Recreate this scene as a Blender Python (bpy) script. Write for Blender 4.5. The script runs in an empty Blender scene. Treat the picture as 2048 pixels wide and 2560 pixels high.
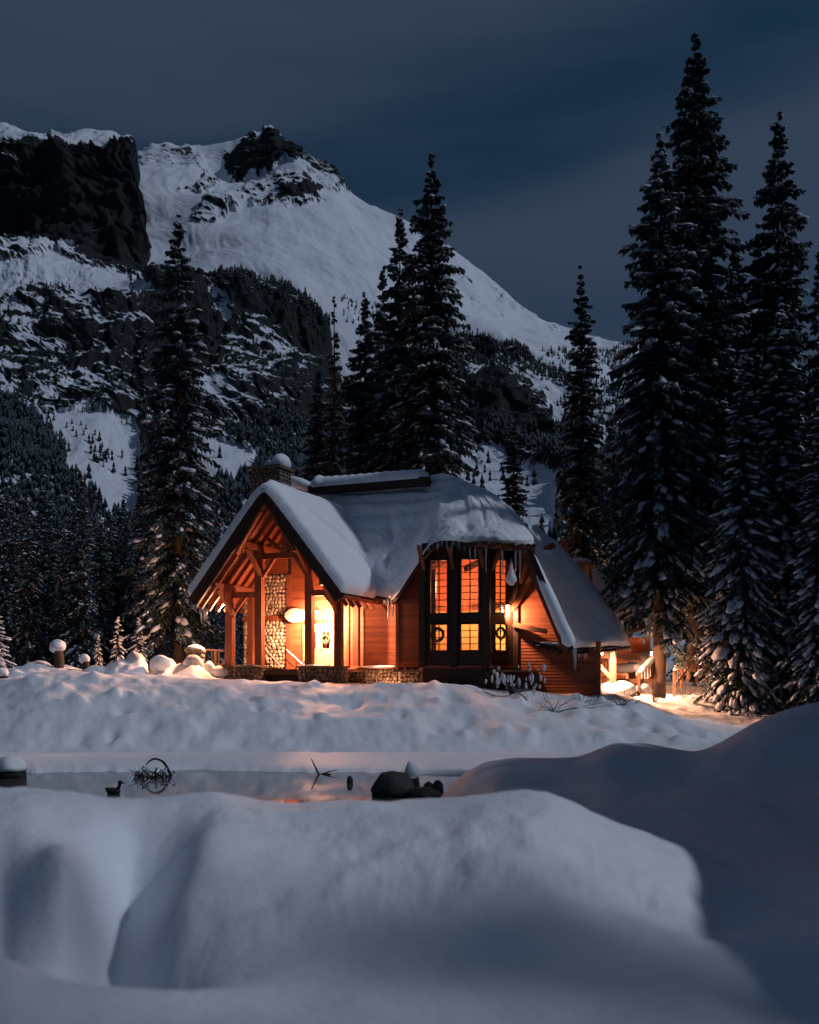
import bpy, math, random
import numpy as np
from mathutils import Vector, Matrix

# ------------------------------------------------------------------ camera, sky, moon, exposure
sc = bpy.context.scene
K = 2048 / 1725            # tracing unit -> photograph pixel
F = 2600.0                 # focal length in photograph pixels
CAMZ, HOR = 3.0, 1680.0    # eye height above the water, horizon row
cam_d = bpy.data.cameras.new('camera'); cam = bpy.data.objects.new('camera', cam_d)
sc.collection.objects.link(cam); sc.camera = cam
cam.location = (0, 0, CAMZ); cam.rotation_euler = (math.pi/2, 0, 0)
cam_d.sensor_fit = 'VERTICAL'; cam_d.sensor_height = 36; cam_d.lens = 36*F/2560
cam_d.shift_y = (HOR-1280)/2560
cam_d.clip_start = 0.1; cam_d.clip_end = 9000
cam_d.dof.use_dof = True; cam_d.dof.focus_distance = 46; cam_d.dof.aperture_fstop = 1.0

MOON_AZ, MOON_EL = math.radians(78), math.radians(43)      # from behind the camera towards the right
moon_dir = Vector((math.sin(MOON_AZ)*math.cos(MOON_EL), -math.cos(MOON_AZ)*math.cos(MOON_EL), math.sin(MOON_EL)))
sun_d = bpy.data.lights.new('moon', 'SUN'); sun = bpy.data.objects.new('moon', sun_d); sc.collection.objects.link(sun)
sun_d.energy = 1.1; sun_d.angle = math.radians(2.0); sun_d.color = (0.79, 0.86, 1.0)
sun.rotation_euler = moon_dir.to_track_quat('Z', 'Y').to_euler()

w = bpy.data.worlds.new('World'); sc.world = w; w.use_nodes = True
nt = w.node_tree; N = nt.nodes; N.clear(); LK = nt.links.new
out = N.new('ShaderNodeOutputWorld'); bg = N.new('ShaderNodeBackground'); LK(bg.outputs[0], out.inputs[0])
sky = N.new('ShaderNodeTexSky'); sky.sky_type = 'NISHITA'; sky.sun_disc = False
sky.sun_elevation = MOON_EL; sky.sun_rotation = math.pi - MOON_AZ
tc = N.new('ShaderNodeTexCoord'); mp = N.new('ShaderNodeMapping'); LK(tc.outputs['Generated'], mp.inputs[0])
mp.inputs['Scale'].default_value = (0.75, 0.75, 4.6); mp.inputs['Location'].default_value = (5.2, 2.2, 0.1); mp.inputs['Rotation'].default_value = (0, math.radians(-7), 0)
cn = N.new('ShaderNodeTexNoise'); LK(mp.outputs[0], cn.inputs['Vector']); cn.inputs['Scale'].default_value = 1.7; cn.inputs['Detail'].default_value = 5; cn.inputs['Roughness'].default_value = 0.45; cn.inputs['Distortion'].default_value = 0.4
cr = N.new('ShaderNodeValToRGB'); LK(cn.outputs['Fac'], cr.inputs[0])
cr.color_ramp.interpolation = 'EASE'
cr.color_ramp.elements[0].position = 0.22; cr.color_ramp.elements[0].color = (0, 0, 0, 1)
cr.color_ramp.elements[1].position = 0.60; cr.color_ramp.elements[1].color = (1, 1, 1, 1)
sk = N.new('ShaderNodeMix'); sk.data_type = 'RGBA'; sk.blend_type = 'MULTIPLY'; sk.inputs[0].default_value = 1
LK(sky.outputs[0], sk.inputs[6]); sk.inputs[7].default_value = (0.012, 0.19, 0.27, 1)
mx = N.new('ShaderNodeMix'); mx.data_type = 'RGBA'; LK(cr.outputs[0], mx.inputs[0])
LK(sk.outputs[2], mx.inputs[6]); mx.inputs[7].default_value = (0.66, 1.0, 1.72, 1)
LK(mx.outputs[2], bg.inputs[0]); bg.inputs[1].default_value = 0.05

sc.view_settings.view_transform = 'Standard'; sc.view_settings.look = 'None'
sc.view_settings.exposure = 0; sc.view_settings.gamma = 1; sc.view_settings.use_curve_mapping = False
sc.render.engine = 'CYCLES'
sc.cycles.use_denoising = True; sc.cycles.max_bounces = 6; sc.cycles.transparent_max_bounces = 12
sc.cycles.sample_clamp_indirect = 4.0; sc.cycles.caustics_reflective = False; sc.cycles.caustics_refractive = False

# ------------------------------------------------------------------ helpers
random.seed(7); rng = np.random.default_rng(7)
COL = sc.collection

def mesh(name, v, f, smooth=False):
    me = bpy.data.meshes.new(name)
    v = np.asarray(v, dtype=np.float32).reshape(-1, 3)
    if isinstance(f, np.ndarray):
        n, k = f.shape
        me.vertices.add(len(v)); me.vertices.foreach_set('co', v.ravel())
        me.loops.add(n*k); me.loops.foreach_set('vertex_index', f.astype(np.int32).ravel())
        me.polygons.add(n); me.polygons.foreach_set('loop_start', np.arange(0, n*k, k, dtype=np.int32))
        me.polygons.foreach_set('loop_total', np.full(n, k, dtype=np.int32))
        me.update(calc_edges=True)
    else:
        me.from_pydata(v.tolist(), [], f); me.update()
    if smooth: me.polygons.foreach_set('use_smooth', [True]*len(me.polygons)); me.update()
    return me

def obj(name, me, mat=None, parent=None, loc=None, rot=None, scale=None):
    o = bpy.data.objects.new(name, me); COL.objects.link(o)
    if mat is not None and me is not None and not me.materials: me.materials.append(mat)
    if parent is not None: o.parent = parent
    if loc is not None: o.location = loc
    if rot is not None: o.rotation_euler = rot
    if scale is not None: o.scale = scale
    return o

def tag(o, label=None, cat=None, group=None, kind=None):
    if label: o['label'] = label
    if cat: o['category'] = cat
    if group: o['group'] = group
    if kind: o['kind'] = kind
    return o

def empty(name, loc=(0, 0, 0), rz=0):
    o = bpy.data.objects.new(name, None); COL.objects.link(o); o.location = loc; o.rotation_euler = (0, 0, rz); o.empty_display_size = .3
    return o

class MB:
    """collects vertices and faces of one mesh"""
    def __init__(s): s.v = []; s.f = []; s.n = 0
    def add(s, v, f):
        v = np.asarray(v, float).reshape(-1, 3); s.v.append(v); s.f += [tuple(int(i)+s.n for i in q) for q in f]; s.n += len(v); return s
    def box(s, a, b):
        x0, y0, z0 = a; x1, y1, z1 = b
        return s.add([(x0,y0,z0),(x1,y0,z0),(x1,y1,z0),(x0,y1,z0),(x0,y0,z1),(x1,y0,z1),(x1,y1,z1),(x0,y1,z1)],
                     [(0,3,2,1),(4,5,6,7),(0,1,5,4),(1,2,6,5),(2,3,7,6),(3,0,4,7)])
    def beam(s, a, b, wd, ht, up=(0, 0, 1)):
        a = np.array(a, float); b = np.array(b, float); d = b-a; d /= np.linalg.norm(d)
        up = np.array(up, float)
        if abs(d@up) > .97: up = np.array((0, 1., 0))
        r = np.cross(d, up); r /= np.linalg.norm(r); u = np.cross(r, d)
        q = [a+r*wd*i/2+u*ht*j/2 for i, j in ((-1,-1),(1,-1),(1,1),(-1,1))] + [b+r*wd*i/2+u*ht*j/2 for i, j in ((-1,-1),(1,-1),(1,1),(-1,1))]
        return s.add(q, [(0,1,2,3),(4,7,6,5),(0,4,5,1),(1,5,6,2),(2,6,7,3),(3,7,4,0)])
    def tube(s, pts, rad, n=6):
        pts = np.asarray(pts, float); m = len(pts); rad = np.broadcast_to(rad, (m,))
        t = np.gradient(pts, axis=0); t /= np.linalg.norm(t, axis=1)[:, None]+1e-9
        ref = np.array((0.31, 0.2, 0.93)); r = np.cross(t, ref); r /= np.linalg.norm(r, axis=1)[:, None]+1e-9; u = np.cross(t, r)
        a = np.arange(n)*2*np.pi/n
        v = pts[:, None]+rad[:, None, None]*(np.cos(a)[None, :, None]*r[:, None]+np.sin(a)[None, :, None]*u[:, None])
        f = [(i*n+j, i*n+(j+1) % n, (i+1)*n+(j+1) % n, (i+1)*n+j) for i in range(m-1) for j in range(n)]
        f += [tuple(range(n))[::-1], tuple((m-1)*n+j for j in range(n))]
        return s.add(v.reshape(-1, 3), f)
    def blob(s, c, r, n=8, m=5, jit=0.0, rz=0.0, rnd=None):
        v, f = sphere(n, m); v = v.copy()
        if jit: v *= 1+(rnd or rng).normal(0, jit, (len(v), 1))
        v = v*np.array(r); co, si = math.cos(rz), math.sin(rz)
        v = np.stack([v[:, 0]*co-v[:, 1]*si, v[:, 0]*si+v[:, 1]*co, v[:, 2]], 1)+np.array(c)
        return s.add(v, f)
    def mesh(s, name, smooth=False): return mesh(name, np.concatenate(s.v), s.f, smooth)
    def obj(s, name, mat, parent=None, smooth=False): return obj(name, s.mesh(name, smooth), mat, parent)

_sph = {}
def sphere(n, m):
    if (n, m) not in _sph:
        v = [(0, 0, 1)]
        for i in range(1, m):
            p = math.pi*i/m
            for j in range(n):
                a = 2*math.pi*(j+.5*(i % 2))/n; v.append((math.sin(p)*math.cos(a), math.sin(p)*math.sin(a), math.cos(p)))
        v.append((0, 0, -1)); f = [(0, 1+j, 1+(j+1) % n) for j in range(n)]
        for i in range(m-2):
            a = 1+i*n; b = a+n
            for j in range(n):
                k = (j+1) % n; f.append((a+j, b+j, b+k, a+k))
        e = len(v)-1; a = 1+(m-2)*n; f += [(e, a+(j+1) % n, a+j) for j in range(n)]
        _sph[(n, m)] = (np.array(v), f)
    return _sph[(n, m)]

def gridfaces(r, c):
    i = np.arange(r*c).reshape(r, c)
    return np.stack([i[:-1, :-1], i[1:, :-1], i[1:, 1:], i[:-1, 1:]], -1).reshape(-1, 4)

def hashn(ix, iy, iz, seed):
    h = (ix.astype(np.int64)*374761393 + iy.astype(np.int64)*668265263 + iz.astype(np.int64)*2147483647 + seed*974634777) & 0xffffffff
    h = ((h ^ (h >> 13))*1274126177) & 0xffffffff
    h = ((h ^ (h >> 16))*2246822519) & 0xffffffff
    return ((h ^ (h >> 15)) & 0xffffff)/float(0xffffff)

def vnoise(x, y, z=None, seed=0):
    x = np.asarray(x, float); y = np.asarray(y, float)
    x, y = np.broadcast_arrays(x, y)
    z = np.zeros_like(x) if z is None else np.broadcast_to(z, x.shape)
    xi, yi, zi = np.floor(x), np.floor(y), np.floor(z)
    fx, fy, fz = x-xi, y-yi, z-zi
    s = lambda t: t*t*t*(t*(t*6-15)+10)
    fx, fy, fz = s(fx), s(fy), s(fz)
    r = 0
    for k in (0, 1):
        wz = fz if k else 1-fz
        if k and not np.any(fz): continue
        for j in (0, 1):
            wy = fy if j else 1-fy
            for i in (0, 1):
                r = r+(fx if i else 1-fx)*wy*wz*hashn(xi+i, yi+j, zi+k, seed)
    return r*2-1

def fbm(x, y, z=None, oct=5, seed=0, gain=.5, ridged=False):
    a, t, r, f = 1., 0., 0, 1.
    for o in range(oct):
        n = vnoise(x*f, y*f, None if z is None else z*f, seed+o*17)
        if ridged: n = 1-2*np.abs(n)
        r = r+a*n; t += a; a *= gain; f *= 2.03
    return r/t

def sstep(a, b, x): t = np.clip((x-a)/(b-a), 0, 1); return t*t*(3-2*t)

def pchip(xk, yk, x):
    """monotone cubic; yk: (..., n) on knots xk, result (..., len(x))"""
    xk = np.asarray(xk, float); yk = np.asarray(yk, float); h = np.diff(xk); d = np.diff(yk, axis=-1)/h
    m = np.zeros_like(yk); a, b = d[..., :-1], d[..., 1:]
    with np.errstate(all='ignore'):
        hm = 3*(h[1:]+h[:-1])/((2*h[1:]+h[:-1])/a+(h[1:]+2*h[:-1])/b)
    m[..., 1:-1] = np.where(a*b > 0, hm, 0); m[..., 0] = d[..., 0]; m[..., -1] = d[..., -1]; m = np.nan_to_num(m)
    i = np.clip(np.searchsorted(xk, x)-1, 0, len(h)-1); t = (x-xk[i])/h[i]
    return (yk[..., i]*(1+2*t)*(1-t)**2+m[..., i]*h[i]*t*(1-t)**2+yk[..., i+1]*t*t*(3-2*t)+m[..., i+1]*h[i]*t*t*(t-1))

def upsample(net, n, m):
    """Catmull-Rom through a net of control points (r, c, 3)"""
    def one(p, k):
        r = len(p); s = np.linspace(0, r-1, k); i = np.clip(s.astype(int), 0, r-2); t = (s-i)[:, None, None]
        e = np.concatenate([2*p[:1]-p[1:2], p, 2*p[-1:]-p[-2:-1]]); a, b, c, d = e[i], e[i+1], e[i+2], e[i+3]
        return .5*((2*b)+(c-a)*t+(2*a-5*b+4*c-d)*t*t+(3*b-a-3*c+d)*t**3)
    p = one(np.asarray(net, float), n); return one(p.transpose(1, 0, 2), m).transpose(1, 0, 2)

def inpoly(x, y, poly):
    r = np.zeros(np.shape(x), bool); p = poly
    for (x0, y0), (x1, y1) in zip(p, p[1:]+p[:1]):
        if y0 == y1: continue
        r ^= ((y0 > y) != (y1 > y)) & (x < (x1-x0)*(y-y0)/(y1-y0)+x0)
    return r

# tracing: point (xd, yd) of the picture at the true distance Y -> place in the world
def W(xd, yd, Y): return np.array(((xd*K-1024)/F*Y, Y, CAMZ+(HOR-yd*K)/F*Y))
def zof(yd, Y): return CAMZ+(HOR-np.asarray(yd)*K)/F*Y
LA = math.radians(20); LC, LS = math.cos(LA), math.sin(LA)
LODGE = (0, 50, 0)
def L(xd, yd, ly):                         # -> place in the lodge's own frame on its plane y = ly
    u = (xd*K-1024)/F; lx = (u*(50+LC*ly)-LS*ly)/(LC+u*LS); Y = 50-LS*lx+LC*ly
    return np.array((lx, ly, CAMZ+(HOR-yd*K)/F*Y))
def l2w(p): p = np.asarray(p, float); return np.stack([LC*p[..., 0]+LS*p[..., 1], 50-LS*p[..., 0]+LC*p[..., 1], p[..., 2]], -1)
def w2l(p): p = np.asarray(p, float); x, y = p[..., 0], p[..., 1]-50; return np.stack([LC*x-LS*y, LS*x+LC*y, p[..., 2]], -1)

# ------------------------------------------------------------------ materials
def mat(name, color=(.5, .5, .5), rough=.7, spec=.3, **kw):
    m = bpy.data.materials.new(name); m.use_nodes = True
    b = m.node_tree.nodes['Principled BSDF']; b.inputs['Base Color'].default_value = (*color, 1); b.inputs['Roughness'].default_value = rough
    b.inputs['Specular IOR Level'].default_value = spec
    for k, v in kw.items(): b.inputs[k.replace('_', ' ')].default_value = v
    return m
def nodes(m): t = m.node_tree; return t.nodes, t.links.new, t.nodes['Principled BSDF']
def noise_node(n, l, scale, detail=4, rough=.5, vec=None, sc3=None, coord='Object'):
    t = n.new('ShaderNodeTexCoord'); src = vec or t.outputs[coord]
    if sc3:
        mp = n.new('ShaderNodeMapping'); l(src, mp.inputs[0]); mp.inputs['Scale'].default_value = sc3; src = mp.outputs[0]
    x = n.new('ShaderNodeTexNoise'); l(src, x.inputs['Vector']); x.inputs['Scale'].default_value = scale; x.inputs['Detail'].default_value = detail; x.inputs['Roughness'].default_value = rough
    return x
def ramp(n, l, src, stops):
    r = n.new('ShaderNodeValToRGB'); l(src, r.inputs[0]); e = r.color_ramp.elements
    while len(e) < len(stops): e.new(.5)
    for k, (p, c) in enumerate(stops): e[k].position = p; e[k].color = (*c, 1) if len(c) == 3 else c
    return r
def bump(n, l, b, src, strength, dist=.02, chain=None):
    x = n.new('ShaderNodeBump'); l(src, x.inputs['Height']); x.inputs['Strength'].default_value = strength; x.inputs['Distance'].default_value = dist
    if chain: l(chain, x.inputs['Normal'])
    l(x.outputs[0], b.inputs['Normal']); return x

def snow_mat(name, c=(.80, .83, .88), big=1.5, fine=28, bs=.35):
    m = mat(name, c, .55, .25); n, l, b = nodes(m)
    a = noise_node(n, l, big, 6, .6); f = noise_node(n, l, fine, 3, .6)
    r = ramp(n, l, a.outputs['Fac'], [(.3, tuple(x*.94 for x in c)), (.7, c)]); l(r.outputs[0], b.inputs['Base Color'])
    g = noise_node(n, l, fine*.3, 5, .7)
    k = bump(n, l, b, a.outputs['Fac'], bs, .12); k2 = bump(n, l, b, g.outputs['Fac'], .35, .05, k.outputs[0]); bump(n, l, b, f.outputs['Fac'], .35, .02, k2.outputs[0])
    return m
M_snow = snow_mat('snow'); M_roofsnow = snow_mat('roof_snow', big=2.2, fine=14, bs=.25); M_treesnow = snow_mat('tree_snow', (.60, .64, .72), 5, 20, .3)

def wood_mat(name, c0, c1, axis=(1, 9, 22), rough=.6, lap=None):
    m = mat(name, c1, rough, .25); n, l, b = nodes(m)
    a = noise_node(n, l, 2.2, 6, .65, sc3=axis); r = ramp(n, l, a.outputs['Fac'], [(.28, c0), (.5, tuple((x+y)/2 for x, y in zip(c0, c1))), (.74, c1)])
    o = n.new('ShaderNodeObjectInfo'); h = n.new('ShaderNodeHueSaturation'); mr = n.new('ShaderNodeMapRange')
    l(o.outputs['Random'], mr.inputs[0]); mr.inputs[3].default_value = .72; mr.inputs[4].default_value = 1.2; l(mr.outputs[0], h.inputs['Value']); l(r.outputs[0], h.inputs['Color']); l(h.outputs[0], b.inputs['Base Color'])
    bump(n, l, b, a.outputs['Fac'], .35, .01); return m
M_siding = wood_mat('cedar_siding', (.16, .048, .022), (.34, .105, .048), (1.2, 3, 26))
M_timber = wood_mat('timber', (.12, .038, .019), (.26, .085, .040), (5, 5, .8))
M_dark = wood_mat('dark_stained_wood', (.022, .012, .009), (.055, .026, .017), (3, 3, 3))
M_ceil = wood_mat('ceiling_boards', (.17, .046, .022), (.31, .09, .042), (26, 1.0, 8))
M_door = wood_mat('pale_door', (.36, .22, .13), (.46, .30, .18), (14, 4, 1))
M_deckwood = wood_mat('deck_wood', (.10, .05, .03), (.20, .10, .06), (6, 6, 1.2))
M_bark = wood_mat('bark', (.035, .022, .016), (.10, .065, .045), (9, 9, 1.6), .9)
M_twig = mat('twig', (.035, .026, .022), .8)
def stone_mat(name, c0, c1):
    m = mat(name, c1, .75, .3); n, l, b = nodes(m); o = n.new('ShaderNodeObjectInfo')
    a = noise_node(n, l, 3.5, 5, .6, coord='Object'); r = ramp(n, l, a.outputs['Fac'], [(.3, c0), (.7, c1)])
    h = n.new('ShaderNodeHueSaturation'); mr = n.new('ShaderNodeMapRange'); l(o.outputs['Random'], mr.inputs[0]); mr.inputs[3].default_value = .6; mr.inputs[4].default_value = 1.35
    l(mr.outputs[0], h.inputs['Value']); l(r.outputs[0], h.inputs['Color']); l(h.outputs[0], b.inputs['Base Color']); bump(n, l, b, a.outputs['Fac'], .4, .02); return m
M_cobble = stone_mat('cobble', (.24, .19, .14), (.42, .35, .27)); M_pier = stone_mat('pier_stone', (.07, .055, .045), (.19, .15, .12)); M_mortar = stone_mat('mortar', (.05, .04, .03), (.09, .07, .055))
M_rock = stone_mat('shore_rock', (.015, .017, .018), (.045, .047, .05))
M_metal = mat('black_metal', (.02, .02, .02), .4, .5, Metallic=.6)
M_plaster = mat('yellow_plaster', (.62, .44, .20), .8)
M_sign = mat('white_sign', (.42, .40, .37), .6)
M_floor = wood_mat('floor_boards', (.2, .1, .05), (.3, .16, .08))
M_ice = mat('icicle_ice', (.75, .82, .88), .15, .5, Transmission_Weight=.45, IOR=1.31)
M_needle = mat('spruce_needles', (.018, .034, .028), .7, .2); n, l, b = nodes(M_needle)
o_ = n.new('ShaderNodeObjectInfo'); x_ = noise_node(n, l, 1.5, 3); r_ = ramp(n, l, x_.outputs['Fac'], [(.3, (.006, .018, .020)), (.7, (.018, .038, .036))])
fz = noise_node(n, l, 6.5, 4, .7); fr = ramp(n, l, fz.outputs['Fac'], [(.50, (0, 0, 0)), (.64, (1, 1, 1))]); fm = n.new('ShaderNodeMix'); fm.data_type = 'RGBA'; l(fr.outputs[0], fm.inputs[0]); l(r_.outputs[0], fm.inputs[6]); fm.inputs[7].default_value = (.22, .27, .31, 1); l(fm.outputs[2], b.inputs['Base Color'])
M_wreath = mat('wreath_green', (.03, .05, .03), .8); M_red = mat('red_ribbon', (.35, .03, .03), .6)
M_glass = bpy.data.materials.new('window_glass'); M_glass.use_nodes = True; n = M_glass.node_tree.nodes; l = M_glass.node_tree.links.new; n.clear()
g0 = n.new('ShaderNodeOutputMaterial'); g1 = n.new('ShaderNodeMixShader'); g2 = n.new('ShaderNodeBsdfTransparent'); g3 = n.new('ShaderNodeBsdfGlossy'); g3.inputs['Roughness'].default_value = .03; g1.inputs[0].default_value = .07
g2.inputs[0].default_value = (.94, .9, .84, 1)
l(g2.outputs[0], g1.inputs[1]); l(g3.outputs[0], g1.inputs[2]); l(g1.outputs[0], g0.inputs[0])
def emit_mat(name, c, s):
    m = bpy.data.materials.new(name); m.use_nodes = True; b = m.node_tree.nodes['Principled BSDF']; b.inputs['Base Color'].default_value = (*c, 1)
    b.inputs['Emission Color'].default_value = (*c, 1); b.inputs['Emission Strength'].default_value = s; return m
M_bulb = emit_mat('lamp_glass', (1., .62, .30), 30)
M_water = mat('lake_water', (.07, .075, .078), .05, .5, IOR=1.33); n, l, b = nodes(M_water)
x_ = noise_node(n, l, 1.1, 3, .5, sc3=(1, 2.2, 1)); bump(n, l, b, x_.outputs['Fac'], .02, .02)

# mountain: snow and rock by the attribute 'rock' (where bare rock is), broken up by noise
M_mtn = mat('mountain_snow_and_rock', (.7, .73, .8), .8, .15); n, l, b = nodes(M_mtn)
at_ = n.new('ShaderNodeAttribute'); at_.attribute_name = 'rock'
nz_ = noise_node(n, l, .045, 6, .7); nf_ = noise_node(n, l, .16, 5, .75, sc3=(1, 1, .35))
ad = n.new('ShaderNodeMath'); ad.operation = 'MULTIPLY_ADD'; l(nz_.outputs['Fac'], ad.inputs[0]); ad.inputs[1].default_value = 1.3; l(at_.outputs['Fac'], ad.inputs[2])
ad2 = n.new('ShaderNodeMath'); ad2.operation = 'MULTIPLY_ADD'; l(nf_.outputs['Fac'], ad2.inputs[0]); ad2.inputs[1].default_value = 1.3; l(ad.outputs[0], ad2.inputs[2])
rk = ramp(n, l, ad2.outputs[0], [(.0, (0, 0, 0)), (1, (1, 1, 1))])
mr_ = n.new('ShaderNodeMapRange'); l(ad2.outputs[0], mr_.inputs[0]); mr_.inputs[1].default_value = 1.70; mr_.inputs[2].default_value = 1.90
rc = ramp(n, l, nf_.outputs['Fac'], [(.3, (.008, .013, .016)), (.7, (.028, .034, .038))])
mm = n.new('ShaderNodeMix'); mm.data_type = 'RGBA'; l(mr_.outputs[0], mm.inputs[0]); mm.inputs[6].default_value = (.68, .72, .80, 1); l(rc.outputs[0], mm.inputs[7]); l(mm.outputs[2], b.inputs['Base Color'])
bump(n, l, b, ad2.outputs[0], .5, 3.)

# far trees: dark needles dusted with snow on their upper sides
M_farneedle = mat('far_spruce', (.02, .03, .03), .8, .1); n, l, b = nodes(M_farneedle)
ge = n.new('ShaderNodeNewGeometry'); sx = n.new('ShaderNodeSeparateXYZ'); l(ge.outputs['Normal'], sx.inputs[0])
x_ = noise_node(n, l, .9, 3, .6, vec=ge.outputs['Position']); ma = n.new('ShaderNodeMath'); ma.operation = 'MULTIPLY_ADD'; l(sx.outputs[2], ma.inputs[0]); ma.inputs[1].default_value = .35; l(x_.outputs['Fac'], ma.inputs[2])
r_ = ramp(n, l, ma.outputs[0], [(.76, (.007, .016, .018)), (.92, (.16, .18, .21))]); l(r_.outputs[0], b.inputs['Base Color'])

# ------------------------------------------------------------------ setting: ground, water, ice
UG = np.array([-900, -300, 0, 60, 150, 230, 300, 380, 450, 520, 600, 680, 800, 900, 950, 1000, 1060, 1100, 1150, 1210, 1290, 1370, 1450, 1540, 1620, 1725, 2100, 2800.])
YG = np.array([1.0, 3.4, 4.4, 5.2, 5.8, 6.4, 7.1, 7.9, 9.0, 10.6, 13, 15.5, 19, 22, 24, 26.5, 29, 31, 34, 37.5, 40, 42.5, 45, 47, 50, 56, 75, 110, 180, 300])
def col(pairs): a = np.array(pairs, float); return np.interp(UG, a[:, 0], a[:, 1])
crest_y = col([(-900, 1655), (0, 1662), (60, 1666), (150, 1670), (230, 1684), (300, 1690), (380, 1680), (450, 1673), (520, 1680), (600, 1690), (680, 1697), (800, 1690), (950, 1680), (1040, 1667), (1100, 1663), (1150, 1668), (1210, 1693), (1290, 1735), (1370, 1775), (1450, 1812), (1540, 1870)])
Z = np.zeros((len(UG), len(YG)))
ztop = zof(crest_y, 9.0)
Z[:, 0] = 1.3; Z[:, 1] = col([(-900, 1.5), (300, 1.36), (800, 1.30), (2800, 1.22)])
Z[:, 2] = col([(-900, 1.55), (0, 1.5), (300, 1.38), (800, 1.31), (1600, 1.25), (2800, 1.15)])
Z[:, 3] = col([(-900, 1.72), (0, 1.66), (150, 1.53), (330, 1.47), (450, 1.42), (700, 1.32), (1600, 1.22), (2800, 1.1)])
Z[:, 4] = col([(-900, 1.0), (0, .95), (230, .80), (330, .88), (430, 1.2), (560, 1.3), (700, 1.31), (1450, 1.27), (1620, 1.15), (2800, 1.05)])
ef = sstep(1565, 1470, UG)                 # the drift ends at the right
vz = 0*UG
pf = lambda a, lo: lo+ef*(ztop-lo)*a
Z[:, 5] = pf(.26-.20*vz, 1.25); Z[:, 6] = pf(.50-.34*vz, 1.2); Z[:, 7] = pf(.78-.34*vz, 1.12); Z[:, 8] = pf(1.0, 1.05); Z[:, 9] = pf(.72, .95)
Z[:, 10] = col([(-900, .6), (0, .5), (900, .4), (1290, .7), (2800, .75)])
Z[:, 11] = col([(-900, .05), (0, -.05), (700, -.2), (950, .05), (1150, .5), (1290, .62), (1725, .68), (2800, .8)])
Z[:, 12] = col([(-900, -.4), (860, -.5), (960, -.2), (1060, .4), (1290, .68), (1725, .95), (2800, 1.4)])
Z[:, 13] = col([(-900, -.6), (880, -.5), (960, .2), (1060, .78), (1210, .85), (1290, 1.05), (1450, 1.0), (1620, 1.6), (1725, 1.8), (2800, 2.6)])
cm = zof(col([(900, 1705), (940, 1662), (1000, 1612), (1060, 1597), (1100, 1592), (1210, 1590), (1250, 1575), (1290, 1562), (1370, 1562), (1450, 1575), (1540, 1545), (1620, 1497), (1725, 1472), (2100, 1420), (2800, 1400)]), 24.)
right = sstep(1500, 1640, UG); Z[:, 14] = np.where(UG < 900, -.6, cm); Z[:, 15] = np.where(UG < 900, -.6, cm-.5-.25*right)
Z[:, 16] = col([(-900, -.6), (1000, -.5), (1300, .1), (1700, .9), (2800, 2)]); Z[:, 17] = col([(-900, -.6), (1200, -.5), (1500, .1), (1725, .6), (2800, 1.6)])
Z[:, 18] = col([(-900, -.5), (1200, -.4), (1500, .15), (1725, .5), (2800, 1.5)])
Z[:, 19] = col([(-900, .02), (1300, .02), (1500, .3), (2800, 1.3)])
top = col([(-900, 3.2), (-300, 2.9), (0, 2.55), (60, 2.95), (150, 3.05), (230, 2.98), (450, 2.72), (520, 2.52), (900, 2.47), (1000, 2.42), (1150, 2.08), (1290, 1.95), (1450, 1.35), (1540, 1.15), (2800, 1.4)])
Z[:, 20] = .45*top; Z[:, 21] = .78*top; Z[:, 22] = top
pl = col([(-900, 3.1), (0, 2.75), (450, 2.65), (600, 2.45), (1000, 2.35), (1150, 2.05), (1290, 1.85), (1450, 1.7), (2800, 1.7)])
Z[:, 23] = pl; Z[:, 24] = pl; Z[:, 25] = pl+.1; Z[:, 26] = 2.9; Z[:, 27] = 3.2; Z[:, 28] = 4; Z[:, 29] = 9
nu, ny = 640, 470
uu = np.interp(np.linspace(0, 1, nu), [0, .1, .9, 1], [-900, -120, 1860, 2800]); yy = np.concatenate([np.geomspace(1.0, 24, 260)[:-1], np.linspace(24, 58, 170), np.geomspace(58.5, 300, 31)]); ny = len(yy)
Zy = pchip(YG, Z, yy)                      # (28, ny)
ZZ = pchip(UG, Zy.T, uu)                   # (ny, nu)
def gsm(A, s, ax):
    k = np.arange(-3*s, 3*s+1); g = np.exp(-(k/s)**2/2.); g /= g.sum(); A = np.moveaxis(A, ax, -1)
    B = np.pad(A, [(0, 0)]*(A.ndim-1)+[(3*s, 3*s)], mode='edge'); R = sum(g[i]*B[..., i:i+A.shape[-1]] for i in range(len(k))); return np.moveaxis(R, -1, ax)
ZZ = gsm(gsm(ZZ, 5, 1), 3, 0)
XX = (uu[None, :]*K-1024)/F*yy[:, None]; YY = np.repeat(yy[:, None], nu, 1)
UU = np.repeat(uu[None, :], ny, 0)
# drifts, dimples and lumps
nearw = sstep(14, 10, YY)
ZZ += nearw*(.045*fbm(XX*.8, YY*.8, oct=3, seed=3))
face = nearw*sstep(5.9, 6.5, YY)*sstep(9.0, 8.2, YY)*sstep(1560, 1440, UU)
ZZ += nearw*.05*fbm(XX*1.6, YY*1.4, oct=3, seed=32)*sstep(6, 7, YY)+face*(.05*fbm(XX*3.2, YY*2.2, oct=5, seed=31)*sstep(-.3, .4, vnoise(XX*.8, YY*.8, seed=9)))
for (u_, y_, su, sy, a_) in [(140, 6.9, 78, .62, .26), (60, 7.9, 60, .6, .05), (440, 7.4, 85, .7, .09), (1000, 7.7, 60, .4, .03), (2, 6.6, 34, .8, -.10), (215, 5.75, 130, .3, -.16), (700, 5.0, 300, .8, .03)]:
    ZZ += a_*np.exp(-((UU-u_)/su)**2-((YY-y_)/sy)**2)
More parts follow.
